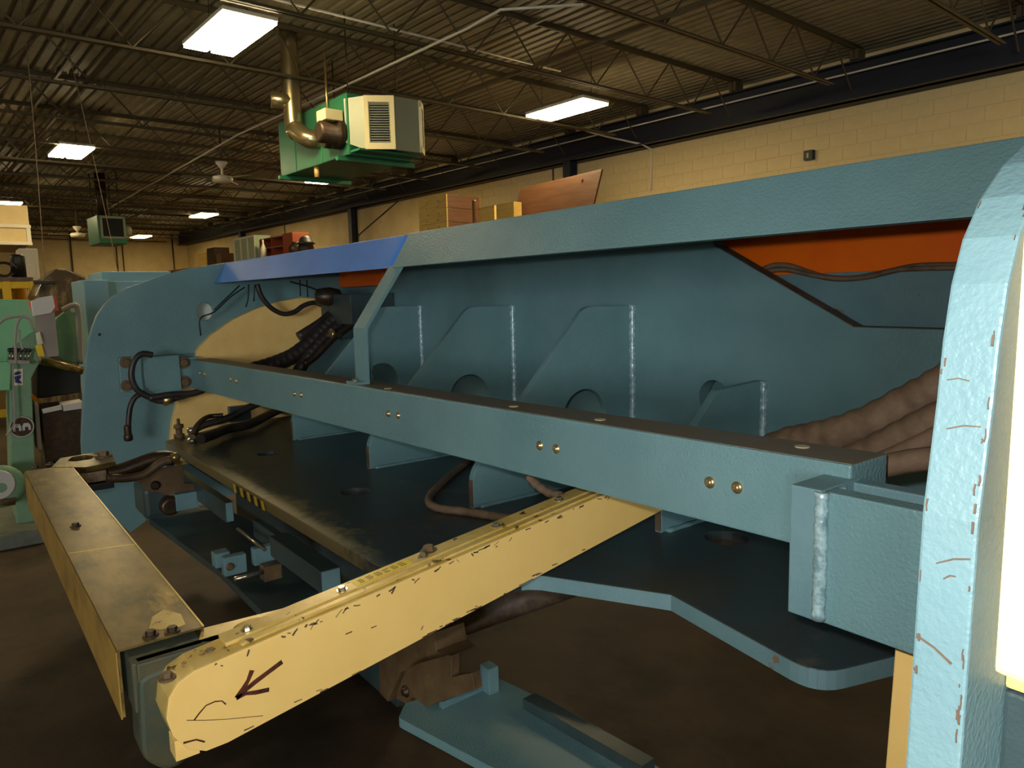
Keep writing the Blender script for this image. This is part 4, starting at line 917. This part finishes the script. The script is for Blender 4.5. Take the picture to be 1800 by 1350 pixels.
q0, q1 = onX(72, 634, XM-.25), onX(146, 652, XM-.25); tube('bed_rail', [q0, q1], .03, BRASSY, mg, 8, curve=False)
# pouch hanging at the machine
pc = empty('document_pouch', onX(80, 620, XM+.2)); pc.location.z -= .2; tag(pc, 'grey plastic pouch with red edges hanging on the mint machine', 'pouch')
mplate('pouch_body', XM+.10, .05, [(60, 556), (96, 548), (104, 626), (74, 629), (66, 600)], PAPERD, .004, pc)
mplate('red_sleeve', XM+.06, .03, [(50, 530), (62, 526), (98, 520), (103, 546), (96, 548), (58, 556)], REDP, .003, pc)
mplate('clear_sheet', XM+.12, .02, [(54, 530), (66, 524), (93, 519), (97, 540), (90, 550), (58, 556)], CLEAR, .002, pc)
mplate('yellow_tag', XM+.12, .02, [(62, 607), (73, 604), (79, 626), (67, 627)], YELLOW, .001, pc)
mplate('warning_label', XM+.125, .02, [(63, 586), (70, 583), (76, 604), (66, 606)], WHITE, .001, pc)
# grey boxes and papers below the mint machine
bxs = empty('parts_bin', onX(110, 740, XM-.2)); bxs.location.z = 0; tag(bxs, 'grey metal parts bin between mint machine and teal frame', 'bin')
mplate('bin_side', XM-.1, .5, [(60, 705), (68, 712), (74, 790), (66, 790)], PAPERD, .004, bxs)
mplate('bin_body', XM-.2, .5, [(72, 722), (146, 715), (146, 810), (80, 812)], DKSTEEL, .006, bxs)
mplate('bin_stand', XM-.25, .4, [(82, 808), (146, 806), (146, 905), (84, 908)], DARK, .006, bxs)
pp = mplate('paper_stack', XM-.02, .03, [(74, 720), (108, 712), (109, 720), (76, 727)], PAPER, .002, bxs)
mplate('paper_stack', XM-.03, .2, [(110, 712), (146, 706), (146, 718), (112, 723)], PAPER, .002, bxs)
# blue cabinet behind the left frame
Xc = -7.6
cb_ = empty('blue_cabinet', onX(200, 520, Xc)); cb_.location.z = 0; tag(cb_, 'light blue metal cabinet standing behind the left teal frame', 'cabinet')
a, b = onX(178, 477, Xc), onX(300, 478, Xc)
box('body', (Xc-.8, a.y, 0), (Xc, b.y, a.z), LBLUE, cb_, .008)
a2 = onX(146, 496, Xc+.15); box('side_wing', (Xc-.6, a2.y, 0), (Xc+.15, a.y+.02, onX(150, 492, Xc+.15).z), LBLUE, cb_, .008)
box('door', (Xc, a.y+.03, .1), (Xc+.018, b.y-.04, onX(182, 495, Xc).z), LBLUE, cb_, .004)
# brown wrapped pallet load
Xw = -10.6
wl = empty('wrapped_pallet', onX(105, 500, Xw)); wl.location.z = 0; tag(wl, 'brown shrink-wrapped pallet load behind the blue cabinet', 'pallet load')
q = yz([(62, 520), (75, 492), (100, 472), (118, 473), (150, 487), (152, 540), (62, 545)], Xw)
ym, yM = min(p[0] for p in q), max(p[0] for p in q)
plate('wrapped_stack', 'X', Xw-.5, 1.0, [(ym, .15)]+q[:5]+[(yM, .15)], WRAP, wl, bev=.02)
for k in range(3): box('pallet_board', (Xw-1.0, ym+(yM-ym)*k/3+.02, 0), (Xw, ym+(yM-ym)*(k+1)/3-.05, .15), WOODB, wl, .005)
box('dark_clamp', (Xw+.05, onX(58, 500, Xw).y, onX(58, 500, Xw).z), (Xw+.12, onX(95, 495, Xw).y, onX(80, 493, Xw).z), BLACK, wl, .01)
# yellow cage with things on top
Xy = -12.0
yc = empty('yellow_cage', onX(25, 520, Xy)); yc.location.z = 0; tag(yc, 'yellow framed mesh cage at the far left', 'cage')
q = [onX(p[0], p[1], Xy) for p in ((-40, 494), (58, 494), (58, 700))]
y0_, y1_, z1_ = q[0].y, q[1].y, q[1].z
for y in (y0_, (y0_+y1_)/2, y1_): box('post', (Xy-.05, y-.05, 0), (Xy+.05, y+.05, z1_), YCAGE, yc, .006)
for z in (.1, 1.0, z1_-.1): box('rail', (Xy-.04, y0_, z), (Xy+.04, y1_, z+.1), YCAGE, yc, .006)
box('back_sheet', (Xy-.9, y0_, .1), (Xy-.88, y1_, z1_), mat('cage_ochre', rgb(120, 96, 24), .6), yc)
box('top_sheet', (Xy-.9, y0_, z1_), (Xy+.06, y1_, z1_+.05), RUSTL, yc)
o_ = onX(35, 512, Xy-.4); lathe('orange_cylinder', (o_.x, o_.y, .1), (0, 0, 1), [(.09, 0), (.09, o_.z-.1), (.05, o_.z)], mat('orange_cyl', rgb(214, 150, 30), .5), yc, 12)
cy = onX(32, 470, Xy-.3); zt2 = z1_+.05
o = lathe('black_canister', (Xy-.3, cy.y, zt2), (0, 0, 1), [(.09, 0), (.09, onX(32, 452, Xy-.3).z-zt2), (.07, onX(32, 450, Xy-.3).z-zt2+.02)], BLACK, None, 16); tag(o, 'tall black canister standing on the yellow cage', 'canister')
cc = onX(8, 482, Xy+.0)
bm = bmesh.new(); tube_bm(bm, [(Xy-.05+.04*math.sin(3*a), cc.y+(.13-.012*a/6)*math.cos(a), zt2+.02+.09*(1+math.sin(a))) for a in [i*.25 for i in range(76)]], .018, 7); o = link('coiled_cable', bm_done(bm), BLACK); tag(o, 'black coiled cable lying on the yellow cage', 'cable')
wc = onX(50, 440, Xy-1.6); wd_ = onX(66, 440, Xy-1.6)
o = box('white_locker', (Xy-2.2, onX(33, 440, Xy-1.6).y, 0), (Xy-1.6, wd_.y, onX(60, 437, Xy-1.6).z), WHITE, None, .01); tag(o, 'pale tall locker behind the black canister', 'locker')
box('locker_door', (Xy-1.6, onX(36, 440, Xy-1.6).y, .1), (Xy-1.58, wd_.y-.05, onX(60, 465, Xy-1.6).z), WHITE, o, .004)
# overhead beige office box at the top left
Xo = -17.0
ob = empty('raised_office', onX(20, 400, Xo)); ob.location.z = 0; tag(ob, 'raised beige office box with white trim at the top left', 'office')
ya, yb_ = onX(-80, 400, Xo).y, onX(52, 400, Xo).y
zA, zB, zC_ = onX(40, 428, Xo).z, onX(40, 398, Xo).z, onX(40, 372, Xo).z
box('wall_panel', (Xo-3, ya, zA), (Xo, yb_, zC_+.12), WALLM, ob, .01)
box('white_trim', (Xo, ya, zB-.03), (Xo+.03, yb_+.02, zB+.03), WHITE, ob, .004); box('white_trim', (Xo, ya, zA-.03), (Xo+.03, yb_+.02, zA+.03), WHITE, ob, .004)
box('corner_trim', (Xo, yb_-.06, zA), (Xo+.025, yb_+.01, zB), WHITE, ob, .004)
for y in (ya+.3, yb_-.15): box('post', (Xo-.2, y-.06, 0), (Xo-.08, y+.06, zA), RUST, ob, .005)
# cables hanging from the roof
for i, (a, b, lab) in enumerate((((71, 315), (80, 500), 'thin pale cable hanging left of the small green heater'), ((160, 318), (208, 480), 'thin slanting cable hanging in front of the small green heater'))):
    p, q_ = bX(*a, -9.4-i*.5), bX(*b, -9.4-i*.5); p = Vector((p.x, p.y, DZ)) if i == 0 else Vector((p.x, p.y-.15, DZ))
    o = tube('hanging_cable', [p, p.lerp(q_, .5)+Vector((0, .01, 0)), q_], 0.0045, HOSEB, None, 6, bld=True); tag(o, lab, 'cable', 'cables hanging from the roof')
# dark floor gutter by the crossbar and machine foot
o = box('floor_beam', (-8.5, -.9, 0), (-6.35, .33, .07), PAPERD, None, .005); tag(o, 'flat grey steel beam lying on the floor beside the mint machine', 'steel beam')
